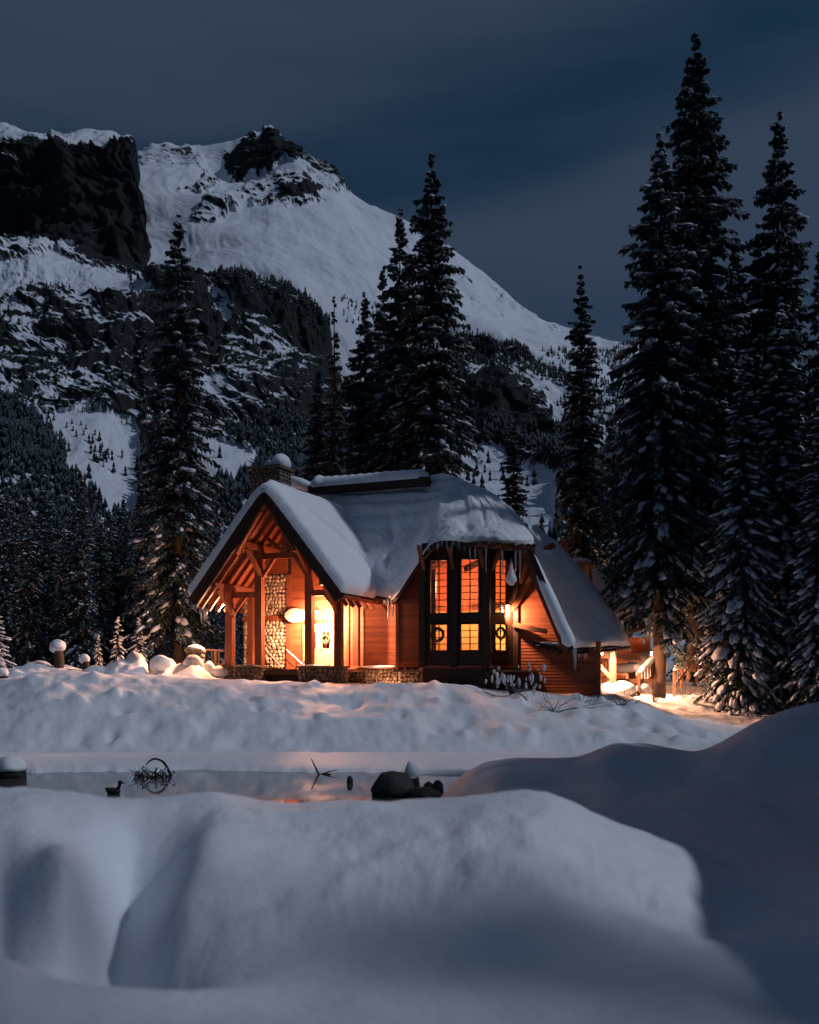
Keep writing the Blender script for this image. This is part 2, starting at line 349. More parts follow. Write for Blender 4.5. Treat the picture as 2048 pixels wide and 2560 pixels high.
qv = UU-(205+(YY-6.2)*42); wy_ = sstep(5.3, 6.2, YY)*sstep(8.9, 7.8, YY)      # slanting cleft between the lobes
ZZ += wy_*-.50*np.where(qv < 0, np.exp(-(qv/60)**2), 1-sstep(-10, 185, qv))
lob = np.exp(-((UU-130)/75)**2)*sstep(6.0, 6.4, YY)*sstep(7.4, 6.8, YY); ZZ += lob*.07*fbm(XX*4, YY*3.4, oct=4, seed=35)
bank = sstep(36.5, 39, YY)*sstep(66, 50, YY)
ZZ += bank*(.16*fbm(XX*.55, YY*.55, oct=4, seed=11)+.10*fbm(XX*1.5, YY*1.3, oct=3, seed=12))
bf = sstep(37.6, 38.6, YY)*sstep(46, 44, YY)
for k in range(75):
    x0, y0 = rng.uniform(-17, 12), rng.uniform(38.5, 44.5); s0 = rng.uniform(.18, .5); d0 = rng.choice([-1, -1, 1])*rng.uniform(.10, .26)
    ZZ += bf*d0*np.exp(-((XX-x0)**2+((YY-y0)/1.2)**2)/s0**2)
mid = sstep(13, 17, YY)*sstep(31, 28, YY)*sstep(880, 1000, UU)
ZZ += mid*(.10*fbm(XX*.4, YY*.4, oct=3, seed=21)+.05*fbm(XX*1.3, YY*.8, oct=2, seed=22))
# snow heaps left of the lodge
heap = np.zeros_like(ZZ)
for (u_, yd_, Y_, su, sy) in [(285, 1376, 49.5, 20, 1.6), (262, 1390, 49, 36, 1.6), (345, 1387, 50, 26, 1.5), (395, 1397, 49.5, 32, 1.6), (425, 1408, 49.5, 14, 1.2), (75, 1397, 50, 42, 1.6), (120, 1402, 50, 40, 1.6), (30, 1410, 49, 22, 1.2), (205, 1402, 49, 26, 1.2)]:
    heap = np.maximum(heap, (zof(yd_, Y_)-2.7)*np.exp(-(((UU-u_)/(1.5*su))**2+((YY-Y_)/(1.2*sy))**2)**1.5))
ZZ += heap*(1+.25*fbm(XX*1.3, YY*1.3, oct=3, seed=40))
ground_z = ZZ
ground = obj('ground', mesh('ground', np.stack([XX, YY, ZZ], -1).reshape(-1, 3), gridfaces(ny, nu)[:, ::-1].copy(), True), M_snow)
tag(ground, 'snow covered bank, drifts and shore', kind='structure')
def gz(x, y):
    u = (x/y*F+1024)/K; i = int(np.clip(np.searchsorted(yy, y), 1, ny-1)); j = int(np.clip(np.searchsorted(uu, u), 1, nu-1)); return float(ZZ[i, j])

gy, gx = np.meshgrid(np.linspace(0, 12.2, 70), np.linspace(4.2, 10, 60), indexing='ij')  # unseen snow ridge, added so its smooth shadow covers the near right ground
cx_ = 6.4+.25*np.sin(gy*.8)+.3*sstep(9, 12, gy); bh = (4.2+.25*fbm(gy*.4, gy*0, oct=2, seed=71))*sstep(0, 1.6, gy)*sstep(11.9, 9.9, gy)
gzz = .75+bh*np.exp(-np.abs((gx-cx_)/1.35)**2.4)+.08*fbm(gx, gy, oct=3, seed=72)
tag(obj('shade_bank', mesh('shade_bank', np.stack([gx, gy, gzz], -1).reshape(-1, 3), gridfaces(70, 60)[:, ::-1].copy(), True), M_snow), 'unseen snow ridge outside the right edge, added to shade the near ground', kind='structure')
wv = [(-160, 9, 0), (60, 9, 0), (60, 46, 0), (-160, 46, 0)]
water = tag(obj('water', mesh('water', wv, [(0, 1, 2, 3)]), M_water), 'still dark lake water', kind='structure')
# snow covered ice shelf along the far shore
ui = np.linspace(-700, 1500, 300); ye = 2600*3/(np.interp(ui, [-700, 0, 90, 300, 420, 640, 760, 860, 1000, 1500], [1627, 1628, 1628, 1625, 1622, 1627, 1627, 1630, 1632, 1640])*K-1680)
ye += .25*fbm(ui/25., ui*0, oct=4, seed=5)
rows = [0, .04, .25, .6, 1.0]; iv = []
for k, t in enumerate(rows):
    Yr = ye*(1-t)+39.5*t; iv.append(np.stack([(ui*K-1024)/F*Yr, Yr, np.full_like(ui, .10 if k else -.03)+(.03*fbm(ui/60, Yr, oct=3, seed=8) if k > 1 else 0)], -1))
ice = tag(obj('ice', mesh('ice', np.array(iv).reshape(-1, 3), gridfaces(5, 300)[:, ::-1].copy(), True), M_snow), 'snow covered ice shelf along the far shore', kind='structure')

# ------------------------------------------------------------------ setting: mountains
def sheet(name, cols, YK, table, ylin, ucnt, seed, amp, rockfn, u0, u1, label):
    cols = np.array(cols, float); T = np.array(table, float)
    uu_ = np.linspace(u0, u1, ucnt)
    PY = pchip(np.array(YK, float), T, ylin)             # picture row of every profile at distance
    PY = pchip(cols, PY.T, uu_)
    Yg = np.repeat(np.array(ylin)[:, None], ucnt, 1); Ug = np.repeat(uu_[None, :], len(ylin), 0)
    Xg = (Ug*K-1024)/F*Yg; Zg = zof(PY, Yg)
    big = fbm(Xg/210, Yg/210, Zg/210, oct=5, seed=seed, ridged=True); gul = fbm((Xg+.25*Zg)/75, Yg/400, Zg/330, oct=5, seed=seed+50, ridged=True)
    rib = fbm((Xg+.55*Zg)/34+2.*vnoise(Xg/120, Zg/120, seed=seed+11), Yg/300, Zg/120, oct=5, seed=seed+51, gain=.6, ridged=True)
    rb = rockfn(Ug, PY)                                    # -1 snow .. +1 rock
    rough = .22+.78*np.clip(.5+rb*.7, 0, 1)
    strat = vnoise(Xg/190+.15*big, Zg/15., seed=seed+7)+.6*vnoise(Xg/70, Zg/6.5, seed=seed+8)
    D = amp*rough*(.6*big+.55*gul+.5*rib)+amp*.30*rough*fbm(Xg/28, Yg/28, Zg/28, oct=4, seed=seed+90)+amp*(.28 if seed < 200 else .04+.26*sstep(620, 570, PY))*np.clip(rough-.3, 0, 1)*strat+amp*(1.7 if seed < 200 else .8)*fbm(Xg/300, Yg/240, oct=3, seed=seed+33)
    edge = sstep(0, .06, np.linspace(0, 1, len(ylin)))[:, None]*(1-(.6 if seed < 200 else 0)*np.exp(-((Yg-2690)/60)**2))
    Yd = Yg-D*edge*.9; Zd = Zg+D*edge*.45
    Xd = Xg+edge*amp*.55*rough*fbm(Xg/60, Zg/45, oct=5, seed=seed+70)
    P = np.stack([Xd, Yd, Zd], -1)
    du = np.gradient(P, axis=1); dv = np.gradient(P, axis=0); nn = np.cross(du, dv); nn /= np.linalg.norm(nn, axis=2)[..., None]+1e-9
    nz = np.abs(nn[..., 2])
    rock = np.clip(rb*1.0+(.66-nz)*1.9+.30*fbm(Xg/45, Yg/45, Zg/40, oct=4, seed=seed+30)+(.20 if seed < 200 else .55)*rib-(.28 if seed < 200 else .04+.75*sstep(620, 570, PY))*np.clip(strat-.1, 0, 1)*(rb > -.3), -.6, 1.1)
    me = mesh(name, P.reshape(-1, 3), gridfaces(len(ylin), ucnt)[:, ::-1].copy(), True)
    a = me.attributes.new('rock', 'FLOAT', 'POINT'); a.data.foreach_set('value', rock.astype(np.float32).ravel())
    o = tag(obj(name, me, M_mtn), label, kind='structure')
    return P, Ug, PY, rock, nn

_warp = {}
def soft(u, v, poly):
    """1 inside a traced outline with a frayed border"""
    if u.shape not in _warp:
        _warp.clear(); _warp[u.shape] = (fbm(u/16., v/14., oct=4, seed=60), fbm(u/14., v/16., oct=4, seed=80), fbm(u/5., v/5., oct=2, seed=85))
    a, b_, c_ = _warp[u.shape]; r = np.zeros(u.shape)
    xs = [q[0] for q in poly]; ys = [q[1] for q in poly]
    m = (u > min(xs)-30) & (u < max(xs)+30) & (v > min(ys)-30) & (v < max(ys)+30)
    if not m.any(): return r
    um, vm, am, bm, cm_ = u[m], v[m], a[m], b_[m], c_[m]; t = 0
    for k1, k2 in ((14, 10), (10, 14), (18, 5), (6, 18)): t = t+inpoly(um+k1*am+4*cm_, vm+k2*bm+4*cm_, poly)
    r[m] = t/4.; return r

FU = [-250, 0, 250, 295, 340, 400, 480, 530, 555, 570, 585, 600, 640, 670, 700, 722, 740, 800, 850, 900, 960, 1000, 1060, 1100, 1140, 1180, 1250, 1330, 1400, 1550, 1725, 2000]
crest = [330, 330, 325, 316, 304, 300, 300, 291, 287, 271, 286, 300, 328, 347, 368, 394, 418, 452, 471, 500, 532, 558, 602, 638, 664, 683, 714, 738, 772, 820, 860, 900]
def far_rock(u, v):
    r = np.full(np.shape(u), -.95)
    r += .35*sstep(420, 330, v)*sstep(520, 320, u)
    cr0 = np.interp(u, FU, crest); r += .75*np.exp(-((v-cr0-6)/14.)**2)*(1-.6*((u > 760) & (u < 940)))*(.6+.8*vnoise(u/22., v/30., seed=66))
    for p, wt in [([(470, 330), (515, 300), (553, 292), (572, 274), (592, 302), (618, 322), (645, 345), (640, 362), (600, 376), (560, 388), (500, 396), (478, 370)], 2.0),
                  ([(405, 480), (430, 455), (500, 430), (560, 408), (610, 400), (655, 400), (680, 432), (640, 446), (590, 458), (520, 452), (440, 488)], 1.05),
                  ([(560, 460), (600, 425), (660, 415), (690, 440), (640, 462)], 1.1),
                  ([(380, 420), (460, 385), (500, 395), (440, 420)], 1.1),
                  ([(640, 350), (670, 352), (728, 395), (735, 420), (690, 420), (650, 385)], .95),
                  ([(295, 325), (480, 315), (470, 350), (300, 360)], .45),
                  ([(960, 560), (1010, 600), (1105, 642), (1085, 665), (1000, 640)], .55),
                  ([(1050, 700), (1330, 760), (1330, 900), (1100, 800)], .35)]:
        r += wt*soft(u, v, p)
    return r
FU_ = np.array(FU, float); cr_ = np.array(crest, float)
def fc(p): a = np.array(p, float); return np.interp(FU_, a[:, 0], a[:, 1])
cliffb = fc([(-250, 350), (295, 345), (400, 345), (480, 392), (530, 392), (570, 386), (640, 366), (700, 392), (740, 438), (850, 488), (960, 548), (1100, 655), (1330, 752), (2000, 915)])
b3 = fc([(-250, 430), (400, 430), (570, 445), (640, 455), (700, 470), (850, 540), (970, 595), (1100, 685), (1330, 775), (2000, 930)])
b2 = fc([(-250, 560), (400, 555), (570, 560), (700, 590), (850, 635), (970, 660), (1100, 730), (1330, 815), (2000, 960)])
b1 = fc([(-250, 680), (400, 660), (570, 665), (700, 705), (850, 745), (970, 765), (1100, 805), (1330, 870), (2000, 1000)])
b0 = b1+320
yl = np.concatenate([np.linspace(1690, 1770, 40)[:-1], np.linspace(1770, 2300, 130)[:-1], np.linspace(2300, 2580, 70)[:-1], np.linspace(2580, 2700, 110)[:-1], np.linspace(2700, 3300, 30)])
far = sheet('mountain', FU, [1690, 1770, 1950, 2300, 2580, 2700, 3000, 3300], np.stack([b0, b1, b2, b3, cliffb, cr_, cr_+90, cr_+220], 1), yl, 560, 100, 34., far_rock, -150, 1900, 'snowy peak with a dark summit cliff')

def near_rock(u, v):
    r = np.full(np.shape(u), .46)
    r += .25*fbm(u/60., v/45., oct=4, seed=200)
    r -= .8*sstep(330, 300, v)
    for p, wt in [([(-200, 350), (0, 345), (60, 352), (90, 330), (170, 318), (240, 322), (300, 325), (303, 430), (320, 520), (320, 585), (280, 590), (200, 565), (130, 535), (0, 512), (-200, 520)], 1.05),
                  ([(-200, 262), (0, 262), (60, 290), (140, 292), (60, 345), (-200, 345)], .3),
                  ([(-200, 590), (60, 560), (130, 545), (250, 590), (330, 610), (330, 645), (230, 640), (120, 618), (0, 655), (-200, 660)], -.85),
                  ([(90, 912), (150, 880), (180, 862), (215, 880), (300, 898), (310, 1000), (300, 1115), (262, 1112), (205, 1062), (150, 1000)], -1.4),
                  ([(405, 925), (450, 925), (500, 955), (565, 978), (540, 1010), (480, 1060), (420, 1080)], -1.4),
                  ([(410, 820), (470, 800), (510, 835), (480, 850), (430, 850)], -.7),
                  ([(440, 605), (490, 640), (500, 690), (475, 690), (440, 640)], -.9),
                  ([(20, 640), (110, 700), (60, 720), (0, 690)], -.5),
                  ([(330, 610), (430, 590), (470, 700), (480, 760), (400, 850), (330, 820)], .7),
                  ([(970, 800), (1030, 785), (1075, 800), (1110, 850), (1160, 900), (1165, 960), (1140, 990), (1090, 930), (1000, 935), (970, 920)], 1.15),
                  ([(960, 940), (1060, 940), (1100, 1000), (1160, 1010), (1160, 1150), (960, 1100)], -1.0),
                  ([(1090, 750), (1180, 770), (1320, 850), (1320, 1100), (1180, 1100), (1170, 900), (1120, 800)], -.75),
                  ([(960, 740), (1090, 760), (1110, 800), (1060, 790), (960, 790)], -.5)]:
        r += wt*soft(u, v, p)
    return r
NU = [-250, 0, 100, 200, 285, 297, 308, 335, 400, 480, 570, 640, 690, 720, 850, 940, 970, 1040, 1100, 1180, 1330, 1500, 1725, 2000]
YN = [170, 500, 900, 1150, 1250, 1500, 1600, 1900, 1975, 2200, 2500]
NT = [[1413, 1250, 1000, 880, 820, 630, 565, 510, 300, 262, 430],
      [1413, 1250, 990, 880, 810, 625, 562, 508, 318, 260, 420],
      [1413, 1260, 1020, 905, 825, 632, 570, 530, 328, 288, 430],
      [1413, 1270, 1090, 905, 842, 635, 585, 560, 320, 291, 440],
      [1413, 1280, 1120, 930, 860, 645, 603, 575, 326, 316, 450],
      [1413, 1280, 1123, 930, 862, 646, 605, 580, 400, 480, 560],
      [1413, 1280, 1125, 930, 862, 648, 605, 585, 510, 600, 700],
      [1413, 1285, 1120, 940, 872, 660, 588, 600, 640, 720, 850],
      [1413, 1290, 1100, 950, 885, 680, 590, 640, 700, 800, 950],
      [1413, 1295, 1080, 960, 900, 692, 602, 665, 730, 830, 950],
      [1413, 1295, 1080, 985, 930, 722, 624, 700, 770, 860, 980],
      [1413, 1295, 1080, 1000, 950, 755, 656, 730, 800, 890, 1000],
      [1413, 1295, 1080, 1010, 960, 800, 700, 780, 850, 930, 1040],
      [1413, 1295, 1090, 1020, 980, 860, 800, 860, 920, 980, 1060],
      [1413, 1295, 1095, 1030, 1000, 900, 850, 900, 950, 1000, 1080],
      [1413, 1295, 1090, 1010, 960, 840, 780, 840, 900, 960, 1060],
      [1413, 1295, 1080, 1000, 940, 805, 728, 800, 880, 950, 1050],
      [1413, 1295, 1070, 1000, 930, 790, 738, 810, 880, 950, 1050],
      [1413, 1295, 1070, 995, 930, 812, 750, 820, 890, 960, 1060],
      [1413, 1295, 1060, 975, 905, 850, 792, 850, 910, 980, 1070],
      [1413, 1295, 1070, 990, 935, 880, 840, 890, 950, 1000, 1090],
      [1413, 1300, 1090, 1010, 960, 910, 880, 920, 970, 1020, 1100],
      [1413, 1310, 1120, 1050, 1000, 950, 920, 960, 1000, 1050, 1120],
      [1413, 1310, 1120, 1050, 1000, 950, 920, 960, 1000, 1050, 1120]]
yn = np.concatenate([np.linspace(170, 900, 70)[:-1], np.linspace(900, 1250, 130)[:-1], np.linspace(1250, 1600, 170)[:-1], np.linspace(1600, 1900, 50)[:-1], np.linspace(1900, 1980, 110)[:-1], np.linspace(1980, 2500, 40)])
near = sheet('hills', NU, YN, NT, yn, 700, 300, 36., near_rock, -150, 1900, 'rocky forested lower cliffs and benches')

# forests far up the slopes: seen as one mass
def cones(name, P3, H, label, tiers=2, seed=1):
    r = np.random.default_rng(seed); n = len(P3); k = 5
    a = np.arange(k)*2*np.pi/k
    V = []; Fc = []; off = 0
    for t in range(tiers):
        z0 = .08+.42*t*2/tiers; z1 = 1.0 if t == tiers-1 else z0+.55; rad = (.20-.07*t)
        ph = r.uniform(0, 6.28, (n, 1)); R = H[:, None]*rad*r.uniform(.7, 1.3, (n, k))
        ring = np.stack([P3[:, None, 0]+R*np.cos(a+ph), P3[:, None, 1]+R*np.sin(a+ph), P3[:, None, 2]+H[:, None]*(z0+r.uniform(-.05, .05, (n, k)))], -1)
        tip = np.stack([P3[:, 0], P3[:, 1], P3[:, 2]+H*z1], -1)[:, None]
        v = np.concatenate([ring, tip], 1); V.append(v.reshape(-1, 3)); b = off+np.arange(n)*(k+1)
        for j in range(k): Fc.append(np.stack([b+j, b+(j+1) % k, b+k], -1))
        off += n*(k+1)
    return tag(obj(name, mesh(name, np.concatenate(V), np.concatenate(Fc)), M_farneedle), label, kind='stuff')

def scatter(S, n, dens, hmin, hmax, seed, name, label):
    P, U, V, rock, nn = S; r = np.random.default_rng(seed)
    yv = P[..., 1]; area = (yv**1.0)                                  # even on the ground rather than in the picture
    pr = dens(U, V, rock, nn)*area*(U > -60)*(U < 1760); pr = (pr/pr.sum()).ravel()
    idx = r.choice(pr.size, n, p=pr); p = P.reshape(-1, 3)[idx]+r.normal(0, 1.2, (n, 3))*(1, 1, 0); h = r.uniform(hmin, hmax, n)
    p[:, 2] -= .06*h
    return cones(name, p, h, label, seed=seed)
def d_low(U, V, rock, nn):
    m = sstep(900, 960, V+60*fbm(U/50, V/50, oct=3, seed=400))*(V < 1325)
    m = np.maximum(m, .9*inpoly(U, V, [(-200, 880), (60, 880), (110, 960), (200, 1080), (300, 1130), (300, 1325), (-200, 1325)]))
    for p in [[(90, 905), (180, 860), (300, 900), (310, 1120), (262, 1114), (205, 1062), (150, 1000)], [(405, 925), (450, 925), (560, 978), (520, 1030), (420, 1090)], [(960, 940), (1060, 940), (1160, 1010), (1160, 1150), (960, 1100)]]:
        m = m*(1-.985*inpoly(U, V, p))
    return m
scatter(near, 24000, d_low, 9, 19, 5, 'valley_forest', 'dark snow dusted forest covering the lower slopes')
def d_mid(U, V, rock, nn):
    cl = sstep(-.1, .35, fbm(U/35, V/22, oct=4, seed=410))
    m = .16*cl*sstep(600, 660, V)*sstep(1000, 900, V)*(nn[..., 2] > .25)
    m = np.maximum(m, 1.3*inpoly(U, V, [(455, 600), (560, 615), (640, 645), (690, 690), (690, 720), (640, 690), (560, 648), (480, 625)]))
    m = np.maximum(m, 1.6*inpoly(U, V, [(940, 690), (1000, 715), (1090, 735), (1180, 780), (1250, 830), (1180, 820), (1090, 775), (1000, 770), (940, 770)]))
    m = np.maximum(m, .35*inpoly(U, V, [(1180, 780), (1340, 830), (1340, 1050), (1180, 1000)]))
    m = np.maximum(m, .5*inpoly(U, V, [(145, 915), (190, 905), (240, 980), (250, 1010), (200, 985)]))
    return m
scatter(near, 5000, d_mid, 6, 13, 6, 'bench_forest', 'spruce forest lining the rock benches of the mountain')
scatter(far, 900, lambda U, V, r, n_: inpoly(U, V, [(720, 630), (800, 640), (850, 690), (960, 700), (1100, 760), (1330, 745), (1330, 800), (1100, 800), (850, 760), (720, 690)])*1., 6, 12, 8, 'ridge_forest', 'thin line of trees below the snow flank')

# ------------------------------------------------------------------ trees
PADV, PADF = sphere(6, 4)
PADF3 = []
for q in PADF: PADF3 += [(q[0], q[1], q[2])]+([(q[0], q[2], q[3])] if len(q) == 4 else [])
PADF3 = np.array(PADF3)
def spruce(seed, H=28., R=3., base=.1, levels=60, per=8, twigs=14, droop=.5, snow=1.0, pad=(.22, .55), power=.8, gap=.0, top_sparse=0., wid=.095):
    """one spruce: trunk, needle crown of drooping twig-covered branches, snow lying on the branches -> three meshes"""
    r = np.random.default_rng(seed); V = []; Fq = []; off = 0; SV = []; SF = []; soff = 0
    bmb = MB()
    lean = r.normal(0, .004*H, 2)
    ax = lambda t: np.array((lean[0]*math.sin(2.6*t), lean[1]*math.sin(2.1*t), 0))
    tp = np.linspace(0, 1, 12); bmb.tube([ax(t)+(0, 0, t*H*.985) for t in tp], np.maximum(.0125*H*(1-tp)**.9, .03), 8)
    for i in range(levels):
        t = base+(1-base)*(max(0., i+r.uniform(-.3, .3))/levels)**.95
        if t >= .995: continue
        t00 = t; p00 = min(1., 1-(t-base)/(1-base)); k = max(3, int(per*(.55+.45*p00))); ph = r.uniform(0, 6.28)
        for j in range(k):
            t = min(.993, t00+r.uniform(-.7, .7)/levels); prof = float(np.clip(1-(t-base)/(1-base), 0, 1)); Lb = R*(prof**power)*(1-.25*math.exp(-max(0, t-base)/.06))*min(1., (prof/.16)**.55)+.05
            if r.random() < gap+top_sparse*(t > .75): continue
            a = ph+6.283*j/k+r.normal(0, .25); l = Lb*r.uniform(.62, 1.12)
            if r.random() < .07: l *= 1.22
            z0 = t*H+r.normal(0, .012*H); d = np.array((math.cos(a), math.sin(a), 0.)); sd = np.array((-d[1], d[0], 0.))
            rise = .35*(1-prof)-.05; dr = droop*(.35+.75*prof)*r.uniform(.75, 1.25)
            n = max(4, int(twigs*(.3+.7*l/R))); s_ = (np.arange(n)+r.uniform(.1, .9, n))/n; s_ = .12+.88*s_
            sp = lambda q: ax(t)[None]+np.outer(q*l, d)+np.outer(l*(rise*q-dr*q**1.6+.16*dr*q**5)+z0, (0, 0, 1.))
            c = sp(s_); tl = (.16+.34*(1-s_*.65))*min(1., .35+l/2.4)*r.uniform(.7, 1.3, n)*(H/28)**.35*1.25
            for side in (-1, 1, 0):
                hang = r.uniform(.15, .85, n) if side else r.uniform(.9, 1.8, n)
                dirv = d[None]*r.uniform(.35, .8, (n, 1))+sd[None]*(side*r.uniform(.5, 1., (n, 1)) if side else r.normal(0, .4, (n, 1)))+np.stack([0*s_, 0*s_, -hang], 1)
                dirv /= np.linalg.norm(dirv, axis=1)[:, None]
                wv_ = np.cross(dirv, np.stack([r.normal(0, .5, n), r.normal(0, .5, n), np.ones(n)], 1)); wv_ /= np.linalg.norm(wv_, axis=1)[:, None]+1e-9
                w_ = (wid*(H/28)**.35*r.uniform(.7, 1.4, n))[:, None]
                p0 = c-wv_*w_*.4; p1 = c+dirv*tl[:, None]*.55-wv_*w_; p2 = c+dirv*tl[:, None]; p3 = c+dirv*tl[:, None]*.5+wv_*w_
                p2[:, 2] -= .1*tl
                V.append(np.stack([p0, p1, p2, p3], 1).reshape(-1, 3)); Fq.append(off+np.arange(4*n).reshape(n, 4)); off += 4*n
            if l > .9 and prof > .15: bmb.tube(sp(np.array((0, .4, .8))), np.array((.02, .014, .006))*H/28*1.3, 3)
            ns = r.poisson(2.3*snow*(.5+1.5*l/R))
            for q in range(min(ns, 7)):
                u = r.uniform(.35, 1.0); ce = sp(np.array([u]))[0]; tan = sp(np.array([min(u+.05, 1.02)]))[0]-ce; tan /= np.linalg.norm(tan)
                sz = pad[0]+(pad[1]-pad[0])*r.random()**1.8*(.45+.55*min(1, l/2))*(1.6 if r.random() < .08 else 1); rx, ry, rz = sz, sz*r.uniform(.3, .62), sz*r.uniform(.2, .42)
                up = np.array((0, 0, 1.))-tan*tan[2]; up /= np.linalg.norm(up); lat = np.cross(up, tan)
                pv = PADV*(1+r.normal(0, .22, (len(PADV), 1))); pv = pv*np.array((rx, ry, rz)); pv[:, 2] = np.where(pv[:, 2] < 0, pv[:, 2]*.35, pv[:, 2])
                SV.append(ce+up*rz*.25+sd*r.normal(0, .12*min(1, l/2))+pv[:, :1]*tan+pv[:, 1:2]*lat+pv[:, 2:]*up); SF.append(PADF3+soff); soff += len(pv)
    crown = mesh('crown', np.concatenate(V), np.concatenate(Fq)); crown.materials.append(M_needle)
    tr = bmb.mesh('trunk', True); tr.materials.append(M_bark)
    sn = None
    if SV: sn = mesh('snow', np.concatenate(SV), np.concatenate(SF), True); sn.materials.append(M_treesnow)
    return (tr, crown, sn, H)

TREES = {
 'broad': spruce(11, 28, 3.5, .10, 66, 9, 18, .72, .85, (.10, .36), .66),
 'full': spruce(12, 30, 3.9, .04, 72, 9, 19, .80, .95, (.11, .40), .64),
 'bare': spruce(18, 27, 3.5, .19, 60, 9, 19, .75, 1.0, (.11, .42), .60),
 'heavy': spruce(13, 22, 3.1, .02, 56, 9, 18, .92, 1.5, (.14, .5), .7),
 'slim': spruce(14, 26, 1.65, .05, 80, 8, 12, .85, 1.1, (.08, .22), .5),
 'sparse': spruce(15, 26, 2.3, .08, 56, 7, 13, .6, .8, (.10, .34), .9, .12, .35),
 'tall': spruce(16, 36, 4.2, .17, 76, 9, 20, .76, .75, (.11, .40), .60),
 'leaning': spruce(23, 28, 3.7, .11, 60, 9, 18, .62, .6, (.12, .48), .66, .05),
}
LOWT = {k: spruce(30+k, 20, 2.9, .03, 40, 8, 8, .75, 1.0, (.10, .26), .8, .05, 0, .15) for k in range(3)}
SAPL = spruce(41, 3.2, .75, .05, 16, 6, 7, .8, 2.0, (.10, .22), .8, .1, 0, .05)
def tree(name, kind, x, y, z, h, label, group, wide=1., rz=None, cat='tree', tilt=0.):
    tr, cr_m, sn, H = TREES[kind] if isinstance(kind, str) else kind
    e = empty(name, (x, y, z), random.uniform(0, 6.28) if rz is None else rz); s_ = h/H; e.scale = (s_*wide, s_*wide, s_); e.rotation_euler[1] = tilt
    tag(e, label, cat, group)
    obj('trunk', tr, None, e); obj('crown', cr_m, None, e)
    if sn is not None: obj('snow', sn, None, e)['kind'] = 'stuff'
    return e
def htree(kind, xd, yt, Y, label, wide=1., rz=None, sink=.3, yb=None, name='spruce_tree', group='tall snow laden spruces'):
    p = W(xd, yt, Y); x = p[0]; zb = gz(x, Y) if yb is None else zof(yb, Y)
    return tree(name, kind, x, Y, zb-sink, p[2]-zb+sink, label, group, wide, rz)
htree('leaning', 375, 447, 62, 'tall spruce left of the lodge with bare trunk foot and scattered snow clumps', 1.0, 1.0)
htree('tall', 912, 333, 70, 'tallest spruce behind the lodge roof, standing against the mountain flank', 1.02, .4)
htree('broad', 846, 445, 73, 'second tallest spruce behind the lodge roof, left of the tallest one', .92, 2.2)
htree('full', 806, 560, 77, 'spruce half hidden between the two tall ones behind the roof', .8, 3.)
htree('broad', 766, 620, 75, 'dark pointed spruce behind the left end of the roof ridge', .95, 4.)
htree('sparse', 702, 615, 72, 'thin spruce with sparse crooked tip behind the roof ridge', .9, 1.5)
htree('full', 668, 770, 76, 'low bushy spruce behind the lodge beside the chimney', .85, 5.)
htree('full', 950, 760, 74, 'short dark spruce at the right end of the roof ridge', .62, 2.)
htree('slim', 1220, 567, 62, 'slim columnar spruce alone in the gap right of the roof, lit orange low down', 1.12, .7)
htree('slim', 1082, 892, 64, 'small spruce just behind the right roof slope', 1.5, 2.6)
htree('broad', 1290, 862, 72, 'dim spruce between the slim one and the right hand grove', .8, .2)
htree('bare', 1388, 281, 50, 'spruce with bare lit trunk standing right beside the deck stairs', .98, 2.4, yb=1480)
htree('tall', 1465, 80, 56, 'tallest spruce of the right hand grove and of the picture', 1.1, 5.2, yb=1402)
htree('broad', 1545, 520, 60, 'spruce hidden behind the tallest one, its right shoulder showing', 1.0, 3.3)
htree('broad', 1645, 240, 57, 'second tallest pointed spruce near the right edge of the picture', .95, 1.1)
htree('slim', 1597, 480, 59, 'narrow spruce between the two tallest of the right hand grove', 1.3, 1.9)
htree('broad', 1728, 515, 53, 'spruce cut by the right edge of the picture', .6, .5)
htree('heavy', 1555, 740, 46, 'front spruce of the right hand grove, branches hung with heavy snow to the ground', 1.0, .9, yb=1500)
htree('heavy', 1655, 640, 47.5, 'snow hung spruce at the right edge behind the dark drift', .95, 3.9, yb=1505)
htree('heavy', 1738, 820, 43.5, 'lower snow hung spruce at the far right edge', 1.0, 2.9, yb=1500)
htree('full', 1490, 620, 66, 'spruce deep in the right hand grove behind the lit trunk', .9, 2.9)
# the grove goes on to the right of the picture; its shadow falls over the near right bank
for k, (x, y, h, kd) in enumerate([(13.5, 11.5, 19, 'full'), (17, 12.6, 21, 'broad'), (17.5, 14, 20, 'full'), (21.5, 10, 24, 'full'), (21, 13, 24, 'broad'), (25, 14.5, 25, 'full'), (27, 13, 27, 'tall'), (24, 19.5, 22, 'full'), (29.5, 17, 27, 'full'), (22.5, 26, 19, 'full'), (27.5, 24, 24, 'broad'), (17, 20, 15, 'full'), (32, 10, 28, 'full'), (30, 13.8, 27, 'full'), (19.5, 43.4, 20, 'full'), (20.2, 45.8, 22, 'full'), (23.5, 44, 31, 'full'), (22.8, 49, 31, 'full'), (24, 48, 32, 'full'), (14.5, 16.5, 19, 'full'), (20.5, 17.5, 22, 'full'), (14, 23.5, 13, 'full'), (19, 23.5, 16, 'full'), (26, 9.5, 26, 'full'), (34, 15, 28, 'full'), (33, 21, 27, 'full'), (14, 9.8, 15, 'full'), (9.2, 10.0, 8, 'full'), (10.6, 8.6, 9.5, 'full'), (11.5, 10.8, 10, 'full'), (18.5, 9.0, 20, 'full'), (29, -2.2, 35, 'sparse'), (30.5, -.6, 36, 'sparse'), (34, -4.2, 39, 'sparse'), (31, -4.0, 36, 'sparse')]):
    tree('spruce_tree', kd, x, y, (gz(x, y) if y > 1 else 1.5)-.3, h, 'spruce standing on the near bank outside the right edge of the picture', 'spruces outside the right edge', 1.15)
